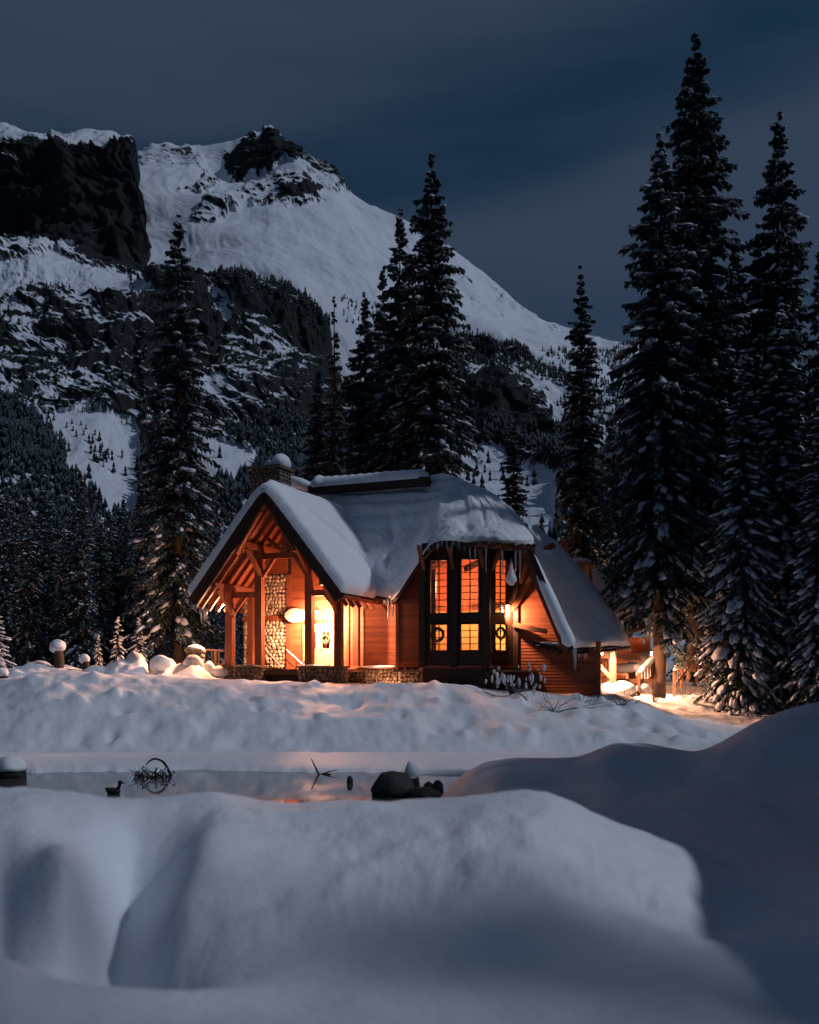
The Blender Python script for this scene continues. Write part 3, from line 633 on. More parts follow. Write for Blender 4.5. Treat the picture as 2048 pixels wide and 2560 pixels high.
# left hand forest
rt = random.Random(3); spots = []
for row, (Y0, n_, a, b_) in enumerate([(76, 19, -130, 340), (90, 24, -140, 500), (106, 26, -150, 640), (128, 24, -150, 660), (152, 24, -150, 1250)]):
    for i in range(n_):
        u = a+(b_-a)*(i+rt.uniform(.1, .9))/n_; Y = Y0+rt.uniform(-6, 6); spots.append((u, Y))
for k, (u, Y) in enumerate(spots):
    x = (u*K-1024)/F*Y; h = rt.uniform(12, 18)*(Y/100)**.6*(.8 if u > 380 else 1)
    tree('forest_spruce', LOWT[k % 3], x, Y, gz(x, Y)-.3, h, 'snow speckled forest spruce '+('at the far left edge' if u < 60 else 'behind the snow capped log post' if u < 170 else 'just left of the tall spruce' if u < 300 else 'behind the tall spruce left of the porch' if u < 440 else 'hidden behind the lodge')+(', front rows' if Y < 100 else ', deeper rows'), 'dense forest spruces at the left', rt.uniform(.85, 1.2), rt.uniform(0, 6.28))
for (xd, yt, Y, lb, kd, wd) in [(-8, 1285, 53, 'small spruce with lit snow at the left edge of the picture', SAPL, 1.5), (248, 1298, 56, 'little spruce with snow clumps behind the lit snow heap', SAPL, .9), (207, 1335, 55, 'smallest sapling left of the lit snow heap, bent under snow', SAPL, .6), (292, 1300, 60, 'little dark spruce sapling behind the lit snow heap, right of another', SAPL, .9), (1500, 1330, 56, 'small lit spruce beside the far stair railing', SAPL, 1.0)]:
    p = W(xd, yt, Y); zb = gz(p[0], Y)-.1; tree('spruce_sapling', kd, p[0], Y, zb, p[2]-zb, lb, 'young spruces', wd)

# ------------------------------------------------------------------ the lodge
lodge = empty('log_lodge', LODGE, -LA)
tag(lodge, 'timber lodge with deep snow on steep roofs, open gabled porch and lit bay windows', 'lodge')
def part(mb, name, m, smooth=False, parent=None): return mb.obj(name, m, parent or lodge, smooth)
def slab(name, net, th, m, parent=None, n=40, c=60, smooth=True):
    P = upsample(net, n, c); Q = P.copy(); Q[..., 2] -= th; r, k = n, c
    v = np.concatenate([P.reshape(-1, 3), Q.reshape(-1, 3)]); f = gridfaces(r, k); b = f[:, ::-1]+r*k
    i = np.arange(r*k).reshape(r, k); ring = np.concatenate([i[0, :-1], i[:-1, -1], i[-1, :0:-1], i[:0:-1, 0]])
    s_ = np.stack([ring, np.roll(ring, -1), np.roll(ring, -1)+r*k, ring+r*k], -1)
    return obj(name, mesh(name, v, np.concatenate([f, b, s_]), smooth), m, parent or lodge)

# ---- porch gable
PX, PZ, PH, PR = -5.4, 11.0, 3.72, 4.72          # ridge x, ridge height, half width, rise
YF, YB = -4.5, 2.9
sl = np.array((PH, -PR))/math.hypot(PH, PR)
for s_ in (-1, 1):
    mb = MB(); a = np.array((PX, PZ)); b_ = np.array((PX+s_*PH, PZ-PR)); nrm = np.array((s_*PR, PH))/math.hypot(PH, PR)
    q = [a, b_, b_+nrm*.2, a+nrm*.2+np.array((0, .06))]
    yb = YB if s_ > 0 else 1.5
    v = [(p[0], y, p[1]) for y in (YF+.06, yb) for p in q]
    mb.add(v, [(0, 1, 2, 3), (7, 6, 5, 4), (0, 4, 5, 1), (1, 5, 6, 2), (2, 6, 7, 3), (3, 7, 4, 0)]); o = part(mb, 'porch_roof', M_ceil)
    mb = MB(); t0 = a+np.array((0, .12)); t1 = b_+np.array((s_*.06, -.02))
    mb.beam((t0[0], YF, t0[1]), (t1[0], YF, t1[1]), .14, .52); part(mb, 'barge_board', M_dark)
    mb = MB(); mb.beam((t0[0]-s_*.0, YF-.09, t0[1]+.22), (t1[0], YF-.09, t1[1]+.22), .07, .2); part(mb, 'barge_trim', M_dark)
    # rafters under the slope
    for k, y in enumerate(np.arange(YF+.65, .2, .78)):
        mb = MB(); a0 = a-nrm*.1; b0_ = b_-nrm*.1+(b_-a)*.045
        mb.beam((a0[0], y, a0[1]), (b0_[0], y, b0_[1]), .11, .18); part(mb, 'rafter', M_timber)
    for q_ in (.40, .80):                                  # purlins carrying the overhang
        c_ = a+(b_-a)*q_-nrm*.28; mb = MB(); mb.beam((c_[0], YF+.12, c_[1]), (c_[0], .2, c_[1]), .2, .26); part(mb, 'purlin', M_timber)
        pc = [(-2.5, c_[1]-.1), (-2.5, c_[1]-1.35), (-3.95, c_[1]-.12)]
        mb = MB(); mb.beam((c_[0], pc[1][0], pc[1][1]), (c_[0], pc[2][0], pc[2][1]), .17, .2); part(mb, 'brace', M_timber)
mb = MB(); mb.beam((PX, YF+.1, PZ-.25), (PX, .5, PZ-.25), .2, .3); part(mb, 'ridge_beam', M_timber)
PYp = -2.5
zr = lambda x: PZ-abs(x-PX)*PR/PH
for x, wd in ((-8.35, .36), (-6.75, .36), (-4.10, .36), (-2.6, .36)):
    mb = MB(); mb.box((x-wd/2, PYp-.18, 3.28), (x+wd/2, PYp+.18, zr(x)-.35)); part(mb, 'post', M_timber)
for x in (-8.35, -2.6):
    mb = MB(); mb.box((x-.15, -.55, 3.28), (x+.15, -.25, zr(x)-.35)); part(mb, 'post', M_timber)
mb = MB(); mb.beam((-8.6, PYp+.0, 6.72), (-6.95, PYp, 6.72), .24, .28); part(mb, 'tie_beam', M_timber)
mb = MB(); mb.beam((-3.9, PYp+.0, 6.72), (-2.35, PYp, 6.72), .24, .28); part(mb, 'tie_beam', M_timber)
mb = MB(); mb.beam((-6.9, PYp+.02, 8.55), (-3.95, PYp+.02, 8.55), .24, .28); part(mb, 'collar_beam', M_timber)
mb = MB(); mb.box((PX-.13, PYp-.12, 8.7), (PX+.13, PYp+.12, 10.6)); part(mb, 'king_post', M_timber)
for s_ in (-1, 1):
    mb = MB(); mb.beam((PX+s_*.1, PYp, 8.75), (PX+s_*1.05, PYp, 9.5), .16, .18, (0, 1, 0)); part(mb, 'strut', M_timber)
    mb = MB(); a = (PX+s_*1.35, PYp-.01, 7.0); mb.beam((PX+s_*1.35, PYp, 7.35), (PX+s_*.55, PYp, 8.45), .16, .18, (0, 1, 0)); part(mb, 'brace', M_timber)
    mb = MB(); mb.beam((PX+s_*2.95, PYp, 5.6), (PX+s_*2.1, PYp, 6.65), .15, .17, (0, 1, 0)); part(mb, 'brace', M_timber)
    mb = MB(); mb.beam((PX+s_*.25, YF+.03, PZ-.65), (PX+s_*1.5, YF+.03, zr(PX+1.5)-.62), .10, .24, (0, 1, 0)); part(mb, 'fly_rafter', M_timber)

# stones: a few shapes shared by all
STONES = []
for k in range(7):
    r = np.random.default_rng(k+5); v, f = sphere(7, 4); v = v*(1+r.normal(0, .10, (len(v), 1))); STONES.append((v, f)); 
STONE_ME = {}
def stone_mesh(k, m):
    if (k, m.name) not in STONE_ME:
        me = mesh('stone', *STONES[k], True); me.materials.append(m); STONE_ME[(k, m.name)] = me
    return STONE_ME[(k, m.name)]
def cobbles(x0, x1, z0, z1, y, size, m, seed, joined=None, face=0, depth=.55):
    """rounded stones on a face: face 0 looks along -y at plane y, face 1 looks along +x at plane x=y"""
    r = random.Random(seed); rows_ = max(2, round((z1-z0)/size/.88)); out_ = MB() if joined else None
    for i in range(rows_):
        z = z0+(i+.5)*(z1-z0)/rows_; x = x0+r.uniform(.2, .6)*size
        while x < x1-.25*size:
            sx = size*r.uniform(.7, 1.25); sz = size*r.uniform(.75, 1.1)
            p = (x+sx*.3, y, z+r.uniform(-.15, .15)*size); d_ = size*depth*.5*r.uniform(.7, 1.2)
            if p[0] > x1: break
            if joined:
                v, f = STONES[r.randrange(7)]; a = r.uniform(-.5, .5); c, s2 = math.cos(a), math.sin(a)
                vx = v[:, 0]*sx*.52; vz = v[:, 2]*sz*.56; vx, vz = vx*c-vz*s2, vx*s2+vz*c
                q = np.stack([p[0]+vx, y+v[:, 1]*d_, p[2]+vz], 1) if face == 0 else np.stack([y+v[:, 1]*d_, p[0]+vx, p[2]+vz], 1)
                out_.add(q, f)
            else:
                obj('stone', stone_mesh(r.randrange(7), m), None, lodge, p, (0, r.uniform(-.6, .6), 0), (sx*.52, d_, sz*.56))
            x += sx
    if joined: part(out_, joined, m, True)['kind'] = 'stuff'

# ---- piers, porch floor, lattice skirt
for x0, x1, nm in ((-8.75, -6.45, 0), (-4.55, -2.30, 1)):
    mb = MB(); mb.box((x0+.06, PYp-.38, 1.9), (x1-.06, PYp+.5, 3.18)); part(mb, 'pier', M_mortar)
    mb = MB(); mb.box((x0-.04, PYp-.5, 3.18), (x1+.04, PYp+.55, 3.28)); part(mb, 'pier_cap', M_pier)
    cobbles(x0, x1, 2.0, 3.18, PYp-.38, .24, M_pier, 50+nm, 'pier_stones'); cobbles(PYp-.35, PYp+.5, 2.0, 3.18, x1-.06, .24, M_pier, 60+nm, 'pier_stones', 1)
    mb = MB(); mb.blob(((x0+x1)/2+.3*(1-2*nm), PYp-.2, 3.27), (.8, .26, .09), 12, 5, .05); part(mb, 'snow', M_roofsnow, True)
mb = MB(); mb.box((-8.9, PYp+.1, 3.0), (-2.3, -.02, 3.12)); part(mb, 'porch_floor', M_deckwood)
mb = MB(); mb.box((-6.45, PYp-.1, 2.88), (-4.55, PYp+.06, 3.08)); part(mb, 'porch_edge', M_dark)
mb = MB()
for k in range(18):
    x = -6.9+k*.16
    for s_ in (-1, 1):
        a, b_ = np.array((x, 2.1)), np.array((x+s_*.75, 2.85)); c0, c1 = np.clip((a[0], b_[0]), -6.4, -4.6)
        if abs(c0-c1) > .1: mb.beam((a[0], PYp+.02*s_, a[1]), (b_[0], PYp+.02*s_, b_[1]), .02, .035)
part(mb, 'lattice_skirt', M_dark)
mb = MB(); mb.box((-6.6, PYp+.3, 1.9), (-4.4, PYp+.4, 2.95)); part(mb, 'porch_skirt_board', M_dark)

# ---- porch back wall: chimney breast of cobbles, boards, double door
mb = MB(); mb.box((-9.05, .02, 2.0), (-6.5, 1.5, 8.6)).box((-8.6, .05, 8.6), (-7.0, 1.35, 13.3)); part(mb, 'chimney', M_mortar)
cobbles(-9.05, -6.5, 3.2, 5.55, .0, .21, M_cobble, 71); cobbles(-9.05, -6.5, 5.85, 7.9, .0, .21, M_cobble, 72)
cobbles(-8.6, -7.0, 10.6, 13.3, .05, .24, M_pier, 73, 'chimney_stones'); cobbles(.05, 1.35, 10.6, 13.3, -7.0, .24, M_pier, 74, 'chimney_stones', 1)
mb = MB(); mb.box((-8.75, -.12, 13.3), (-6.85, 1.5, 13.46)); part(mb, 'chimney_cap', M_pier)
mb = MB(); mb.blob((-7.2, .75, 13.72), (.42, .7, .42), 14, 8, .05); mb.blob((-7.6, .8, 13.6), (.6, .62, .28), 14, 8, .05); part(mb, 'chimney_snow', M_roofsnow, True)
mb = MB(); mb.box((-9.05, -.10, 5.58), (-6.5, .06, 5.82)); part(mb, 'mantel_beam', M_timber)
mb = MB(); mb.box((-6.55, -.08, 3.1), (-6.3, .1, 7.9)); part(mb, 'trim', M_timber)
def boards(x0, x1, z0, z1, y, h=.15, m=M_siding, name='siding_board', y1=None, cut=None):
    """lapped boards, each its own part; from (x0,y) to (x1,y1)"""
    y1 = y if y1 is None else y1; z = z0; d = np.array((x1-x0, y1-y)); ln = np.linalg.norm(d); d /= ln; nn_ = np.array((d[1], -d[0]))
    while z < z1:
        t = min(z+h, z1); a0, a1 = 0., ln
        if cut: a0, a1 = cut(z+.5*h)
        if a1-a0 > .12:
            p0 = np.array((x0, y))+d*a0; p1 = np.array((x0, y))+d*a1; v = []
            for p in (p0, p1): v += [(*(p+nn_*.034), z), (*(p+nn_*.012), t+.012), (*(p-nn_*.02), t+.012), (*(p-nn_*.02), z)]
            obj(name, mesh(name, v, [(0, 4, 5, 1), (1, 5, 6, 2), (3, 2, 6, 7), (0, 3, 7, 4), (0, 1, 2, 3), (4, 7, 6, 5)]), m, lodge)
        z = t
mb = MB(); mb.box((-6.5, .0, 3.05), (.2, .14, 6.9)); part(mb, 'wall', M_dark)
mb = MB(); mb.add([(x, y, z) for y in (.0, .14) for x, z in ((-8.6, 6.91), (-2.2, 6.91), (-2.2, zr(-2.2)-.05), (PX, PZ-.05), (-8.6, zr(-8.6)-.05))], [(0, 1, 2, 3, 4), (9, 8, 7, 6, 5), (0, 5, 6, 1), (1, 6, 7, 2), (2, 7, 8, 3), (3, 8, 9, 4), (4, 9, 5, 0)]); part(mb, 'gable_wall', M_dark)
boards(-6.3, -5.55, 3.15, 9.5, -.0); boards(-5.55, -2.4, 5.6, 9.6, .0, cut=lambda z: (0, min(3.15, max(.15, (PZ-.3-z)*PH/PR+.15)))); boards(-4.0, -3.2, 3.15, 5.6, .0)
boards(-9.05, -6.5, 7.95, 9.6, -.02, cut=lambda z: (max(0, (z-7.0)*.788-.55), 2.55))
for xs, nm in ((-5.5, 'door'), (-4.75, 'door')):
    mb = MB(); x0, x1, z0, z1 = xs+.02, xs+.73, 3.15, 5.2
    wx0, wx1, wz0, wz1 = x0+.16, x1-.14, 4.15, 4.98
    mb.box((x0, -.09, z0), (wx0, .0, z1)).box((wx1, -.09, z0), (x1, .0, z1)).box((wx0, -.09, z0), (wx1, .0, wz0)).box((wx0, -.09, wz1), (wx1, .0, z1)); dr = part(mb, 'door', M_door)
    for xa in (x0+.12, (x0+x1)/2+.03): mb = MB(); mb.box((xa, -.105, z0+.2), (xa+.21, -.088, wz0-.2)); part(mb, 'panel', M_door, parent=dr)
    mb = MB(); mb.box((wx0, -.05, wz0), (wx1, -.04, wz1)); part(mb, 'pane', M_glass, parent=dr)
    mb = MB(); mb.box(((wx0+wx1)/2-.012, -.075, wz0), ((wx0+wx1)/2+.012, -.03, wz1)).box((wx0, -.072, (wz0+wz1)/2-.012), (wx1, -.032, (wz0+wz1)/2+.012)); part(mb, 'glazing_bar', M_door, parent=dr)
    mb = MB(); mb.blob((x0+.07, -.13, 4.1), (.03, .04, .06)); part(mb, 'handle', M_metal, True, dr)
mb = MB(); mb.box((-5.62, -.12, 3.1), (-5.5, .02, 5.35)).box((-4.02, -.12, 3.1), (-3.9, .02, 5.35)).box((-5.5, -.12, 5.22), (-4.02, .02, 5.38)).box((-4.77, -.115, 3.1), (-4.73, .02, 5.22)); part(mb, 'door_frame', M_door)
mb = MB(); mb.box((-5.45, .02, 3.1), (-4.05, .03, 5.2)); part(mb, 'door_backing', M_timber)
# sign board, scalloped, hung beside the lantern
mb = MB(); pr = []
for k in range(40):
    a = 2*math.pi*k/40; rr = 1+.07*abs(math.sin(2.5*a)); pr.append((-5.95+.55*rr*math.cos(a), 5.82+.34*rr*math.sin(a)))
v = [(x, y, z) for y in (-.30, -.24) for x, z in pr]; mb.add(v, [tuple(range(40)), tuple(range(79, 39, -1))]+[(k, 40+k, 40+(k+1) % 40, (k+1) % 40) for k in range(40)]); part(mb, 'sign_board', M_sign)
mb = MB(); mb.box((-6.2, -.24, 5.7), (-6.14, .02, 5.76)).box((-5.75, -.24, 5.7), (-5.69, .02, 5.76)); part(mb, 'sign_bracket', M_metal)

LW = (1.0, .46, .24)
def lantern(name, p, label, energy, hood=True, size=.1, parent=None, col_=LW, rad=.06, aim=None, cone=125):
    e = empty(name, p); tag(e, label, 'lamp', 'lit lamps of the lodge')
    if parent is not None: pass
    mb = MB(); mb.tube([(0, 0, -size*1.3), (0, 0, size*1.1)], [size*.55, size*.7], 8); bl = mb.obj('lamp_glass', M_bulb, e, True)
    mb = MB(); mb.tube([(0, 0, size*1.15), (0, 0, size*1.35), (0, 0, size*2.1)], [size*(2.3 if hood else 1.1), size*1.6, size*.3], 12); mb.obj('hood', M_metal, e, True)
    mb = MB(); mb.tube([(0, 0, size*2), (0, 0, size*3.2)], [size*.15]*2, 6).tube([(0, 0, size*3.1), (0, size*3.5, size*3.1)], [size*.15]*2, 6); mb.obj('arm', M_metal, e)
    mb = MB()
    for k in range(4):
        a = k*math.pi/2+.4; mb.tube([(size*.78*math.cos(a), size*.78*math.sin(a), -size*1.4), (size*.78*math.cos(a), size*.78*math.sin(a), size*1.2)], [size*.08]*2, 4)
    mb.obj('cage', M_metal, e)
    ld = bpy.data.lights.new('lamp_light', 'SPOT' if aim else 'POINT'); ld.energy = energy; ld.color = col_; ld.shadow_soft_size = rad
    if aim: ld.spot_size = math.radians(cone); ld.spot_blend = .5
    lo = bpy.data.objects.new('lamp_light', ld); COL.objects.link(lo); lo.parent = e; lo.location = (0, 0, -size*1.9)
    if aim: lo.rotation_euler = Vector(aim).to_track_quat('-Z', 'Y').to_euler()
    return e
lantern('porch_lantern', l2w(L(667, 1290, -1.25)), 'hooded lantern glaring above the porch door, half behind a post', 1100)
sp_d = bpy.data.lights.new('lamp_light', 'SPOT'); sp_d.energy = 4300; sp_d.color = LW; sp_d.shadow_soft_size = .06; sp_d.spot_size = math.radians(168); sp_d.spot_blend = .35
sp_o = bpy.data.objects.new('lamp_light', sp_d); COL.objects.link(sp_o); sp_o.parent = bpy.data.objects['porch_lantern']; sp_o.location = (0, 0, -.2); sp_o.rotation_euler = Vector((.12+.8*LS, .8*LC, -.55)).to_track_quat('-Z', 'Y').to_euler()

lantern('post_lantern', l2w(L(709, 1268, -2.1)), 'small lantern under the porch eave on the outermost right post', 420, True, .07)
lantern('eave_lantern', l2w((-8.78, -1.6, 6.0)), 'lantern hidden behind the left porch post, lighting the eave and the snow heaps', 4500, False, .07, aim=(-.95, -.05, -.1), cone=172)
# ---- front wall between porch and bay, stone foundation
boards(-3.15, .62, 3.22, 7.2, -.0, .145)
mb = MB(); mb.box((-3.3, -.1, 3.05), (-3.14, .05, 7.0)).box((-.62, -.09, 3.2), (-.46, .05, 6.9)); part(mb, 'corner_board', M_timber)
mb = MB(); mb.box((-3.3, -.02, 1.8), (1.9, .1, 3.14)); part(mb, 'foundation', M_mortar)
cobbles(-3.25, .1, 2.2, 3.14, -.04, .21, M_cobble, 81)
mb = MB(); mb.box((-3.3, -.2, 3.14), (.1, .02, 3.21)); part(mb, 'sill_board', M_timber)
mb = MB(); mb.blob((-1.5, -.14, 3.24), (1.1, .16, .08), 14, 5, .08); part(mb, 'snow', M_roofsnow, True)
# wall under the rising eave left of the bay
boards(-.05, 1.75, 3.22, 8.4, -1.45, .145, cut=lambda z: (max(0., (z-6.2)*.66), 1.8))
mb = MB(); mb.box((-.1, -1.44, 3.1), (1.8, -1.3, 6.4)); part(mb, 'wall', M_dark)
mb = MB(); mb.box((-.1, -1.3, 3.1), (.0, .0, 6.6)); part(mb, 'wall', M_siding)
mb = MB(); mb.add([(x, y, z) for y in (-1.44, -1.3) for x, z in ((-.1, 6.38), (1.8, 6.38), (1.8, 8.75), (1.35, 8.65), (-.1, 6.75))], [(0, 1, 2, 3, 4), (9, 8, 7, 6, 5), (0, 5, 6, 1), (1, 6, 7, 2), (2, 7, 8, 3), (3, 8, 9, 4), (4, 9, 5, 0)]); part(mb, 'wall', M_dark)
mb = MB(); mb.box((-.14, -1.52, 3.1), (.0, -1.38, 6.3)); part(mb, 'corner_board', M_timber)
mb = MB(); mb.box((-.1, -1.46, 1.7), (2.0, -1.34, 3.12)); part(mb, 'foundation', M_mortar); cobbles(-.1, 1.75, 2.2, 3.12, -1.47, .21, M_cobble, 82)

# ---- bay with tall windows
B0, B1, B2 = np.array((1.72, -3.0)), np.array((4.68, -3.0)), np.array((5.62, -1.55))
BL = np.array((1.0, -1.45))
def wallbox(p, q, z0, z1, th=.12, out_=0.):
    d = (q-p)/np.linalg.norm(q-p); n_ = np.array((d[1], -d[0])); a, b_ = p+n_*out_, q+n_*out_
    v = [(*a, z0), (*b_, z0), (*(b_-n_*th), z0), (*(a-n_*th), z0), (*a, z1), (*b_, z1), (*(b_-n_*th), z1), (*(a-n_*th), z1)]
    return v, [(0, 3, 2, 1), (4, 5, 6, 7), (0, 1, 5, 4), (1, 2, 6, 5), (2, 3, 7, 6), (3, 0, 4, 7)]
def along(p, q, t): return p+(q-p)/np.linalg.norm(q-p)*t
def bay_face(p, q, wins, z_lo=1.7, z_hi=8.62):
    """wins: list of (t0, t1); two rows of windows"""
    ln = np.linalg.norm(q-p); rows_ = [(3.95, 5.12, 4), (5.62, 7.98, 8)]
    xs = [0]+[t for w_ in wins for t in w_]+[ln]
    mb = MB()
    for k in range(0, len(xs), 2):
        mb.add(*wallbox(along(p, q, xs[k]), along(p, q, xs[k+1]), z_lo, z_hi))
    for (t0, t1) in wins:
        zz_ = [z_lo, 3.95, 5.12, 5.62, 7.98, z_hi]
        for k in range(0, 6, 2): mb.add(*wallbox(along(p, q, t0), along(p, q, t1), zz_[k], zz_[k+1]))
    part(mb, 'bay_wall', M_dark)
    for (t0, t1) in wins:
        for z0, z1, nr in rows_:
            mb = MB(); fw = .05
            for a, b_, za, zb in ((t0-fw, t0+.02, z0-fw, z1+fw), (t1-.02, t1+fw, z0-fw, z1+fw), (t0+.02, t1-.02, z0-fw, z0+.02), (t0+.02, t1-.02, z1-.02, z1+fw)):
                mb.add(*wallbox(along(p, q, a), along(p, q, b_), za, zb, .1, .03))
            win = part(mb, 'window', M_dark)
            mb = MB(); tm = (t0+t1)/2; mb.add(*wallbox(along(p, q, tm-.023), along(p, q, tm+.023), z0+.02, z1-.02, .05, -.02))
            for k in range(1, nr): zk = z0+(z1-z0)*k/nr; mb.add(*wallbox(along(p, q, t0+.02), along(p, q, t1-.02), zk-.019, zk+.019, .044, -.023))
            part(mb, 'glazing_bars', M_dark, parent=win)
            for k in range(nr):
                za, zb = z0+(z1-z0)*k/nr, z0+(z1-z0)*(k+1)/nr
                for a, b_ in ((t0, tm), (tm, t1)):
                    mb = MB(); mb.add(*wallbox(along(p, q, a), along(p, q, b_), za, zb, .006, -.042)); part(mb, 'pane', M_glass, parent=win)
bay_face(B0, B1, [(.36, 1.16), (1.79, 2.61)])
bay_face(B1, B2, [(.50, 1.22)])
mb = MB(); mb.add(*wallbox(BL, B0, 1.7, 7.3)); part(mb, 'bay_wall', M_dark)
for p, w_ in ((B0, .3), (along(B0, B1, 1.48), .34), (B1, .34), (B2, .3)):
    mb = MB(); mb.box((p[0]-w_/2, p[1]-.12, 3.2), (p[0]+w_/2, p[1]+.1, 8.4)); part(mb, 'bay_post', M_dark)
mb = MB(); mb.add(*wallbox(B0, B1, 3.16, 3.30, .1, .10)); mb.add(*wallbox(B1, B2, 3.16, 3.30, .1, .10)); part(mb, 'bay_sill', M_timber)
for p, q in ((B0, B1), (B1, B2)): mb = MB(); mb.add(*wallbox(p, q, 8.45, 8.75, .2, .16)); part(mb, 'eave_beam', M_dark)
for t in (.1, 1.48, 2.85):
    p = along(B0, B1, t); mb = MB(); mb.beam((p[0], p[1]-.1, 7.6), (p[0], p[1]-.85, 8.55), .14, .16); part(mb, 'eave_bracket', M_timber)
for t in (.2, 1.5):
    p = along(B1, B2, t); mb = MB(); mb.beam((p[0]+.08, p[1]-.06, 7.5), (p[0]+.75, p[1]-.5, 8.5), .14, .16); part(mb, 'eave_bracket', M_timber)
# room behind the windows
mb = MB(); mb.box((.2, 2.6, 3.1), (6.6, 2.75, 6.05)); part(mb, 'room_wall', M_plaster)
mb = MB(); mb.box((.2, 2.5, 6.05), (6.2, 2.75, 9.0)); part(mb, 'room_gable', M_ceil)
mb = MB(); mb.box((.2, -2.8, 3.0), (6.6, 2.6, 3.1)); part(mb, 'room_floor', M_floor)
mb = MB(); mb.box((.1, -1.2, 3.0), (.2, 2.7, 7.6)).box((6.6, -1.3, 3.0), (6.7, 2.7, 7.2)); part(mb, 'room_side', M_plaster)
mb = MB(); mb.add(*wallbox(np.array((.7, 2.7)), np.array((5.4, 2.7)), 9.0, 9.1, 5.0)); part(mb, 'room_ceiling', M_ceil)
for x in (1.6, 3.6, 5.6): mb = MB(); mb.beam((x, -2.6, 7.6), (x+.9, 2.4, 9.1), .18, .24); part(mb, 'room_rafter', M_timber)
mb = MB(); mb.box((1.0, .6, 6.0), (6.5, .8, 6.3)); part(mb, 'room_beam', M_timber)
def room_lamp(p, en, colr):
    e = empty('pendant_lamp', l2w(p)); mb = MB(); mb.blob((0, 0, 0), (.13, .13, .16), 10, 6); mb.obj('lamp_globe', M_bulb, e, True)
    mb = MB(); mb.tube([(0, 0, .15), (0, 0, 1.4)], [.012]*2, 4); mb.obj('cord', M_metal, e)
    ld = bpy.data.lights.new('lamp_light', 'POINT'); ld.energy = en; ld.color = colr; ld.shadow_soft_size = .2; lo = bpy.data.objects.new('lamp_light', ld); COL.objects.link(lo); lo.parent = e; return e
tag(room_lamp((2.1, .2, 7.1), 2200, (1, .40, .18)), 'pendant lamp in the room behind the left bay windows', 'lamp', 'lit lamps of the lodge')
tag(room_lamp((5.6, 1.0, 5.2), 2000, (1, .50, .20)), 'low pendant lamp in the room behind the right bay window', 'lamp', 'lit lamps of the lodge')
lantern('wall_lantern', l2w((5.42, -2.15, 5.82)), 'bright lantern at the right bay window', 700, False, .12, aim=(.62, .62, -.1), cone=170)

# ---- wall C right of the bay, verge, braces
cutC = lambda z: (0., np.interp(z, [0, 3.9, 4.0, 8.2], [3.75, 3.75, 2.75, .95]))
mb = MB(); mb.box((5.55, -1.48, 1.2), (9.28, -1.36, 3.95)); part(mb, 'wall', M_dark)
mb = MB(); mb.add([(5.55, -1.47, 3.9), (8.5, -1.47, 3.9), (6.3, -1.47, 8.6), (5.55, -1.47, 8.6), (5.55, -1.36, 3.9), (8.5, -1.36, 3.9), (6.3, -1.36, 8.6), (5.55, -1.36, 8.6)], [(0, 1, 2, 3), (7, 6, 5, 4), (0, 4, 5, 1), (1, 5, 6, 2), (2, 6, 7, 3), (3, 7, 4, 0)]); part(mb, 'wall', M_dark)
boards(5.6, 9.3, 1.9, 8.3, -1.5, .145, cut=cutC)
mb = MB(); mb.box((9.22, -1.58, 1.5), (9.42, -1.35, 4.35)); part(mb, 'corner_board', M_timber)
v0, v1 = L(1108, 1163, -3.0), L(1197, 1372, -3.0)
mb = MB(); mb.beam(v0, v1, .12, .42); part(mb, 'barge_board', M_timber)
mb = MB(); mb.beam(v0+(.16, -.06, .1), v1+(.14, -.06, .08), .1, .22); part(mb, 'barge_trim', M_dark)
for t in (.22, .5, .8):
    p = v0+(v1-v0)*t; mb = MB(); mb.beam(p+(-.12, .1, -.1), (p[0]-.12, -1.45, p[2]-.1), .16, .2); part(mb, 'purlin', M_timber)
for a, b_ in (((1078, 1285, -1.7), (1120, 1215, -2.8)), ((1095, 1225, -1.7), (1112, 1175, -2.8)), ((1083, 1315, -1.7), (1150, 1330, -2.6))):
    mb = MB(); mb.beam(L(*a), L(*b_), .16, .2); part(mb, 'brace', M_timber)
mb = MB(); a = L(1128, 1352, -2.4); b_ = L(1195, 1372, -2.4); mb.beam(a, b_, 1.3, .10); part(mb, 'lean_to_roof', M_dark)
mb = MB(); c_ = (a+b_)/2+np.array((-.15, -.1, .12)); mb.blob(c_, (.62, .5, .1), 12, 6, .05); part(mb, 'snow', M_roofsnow, True)
for k in range(5):
    p = a+(b_-a)*(k+.3)/5; mb = MB(); mb.beam(p+(0, -.72, -.12), p+(.0, .6, .02), .09, .13); part(mb, 'rafter_tail', M_dark)

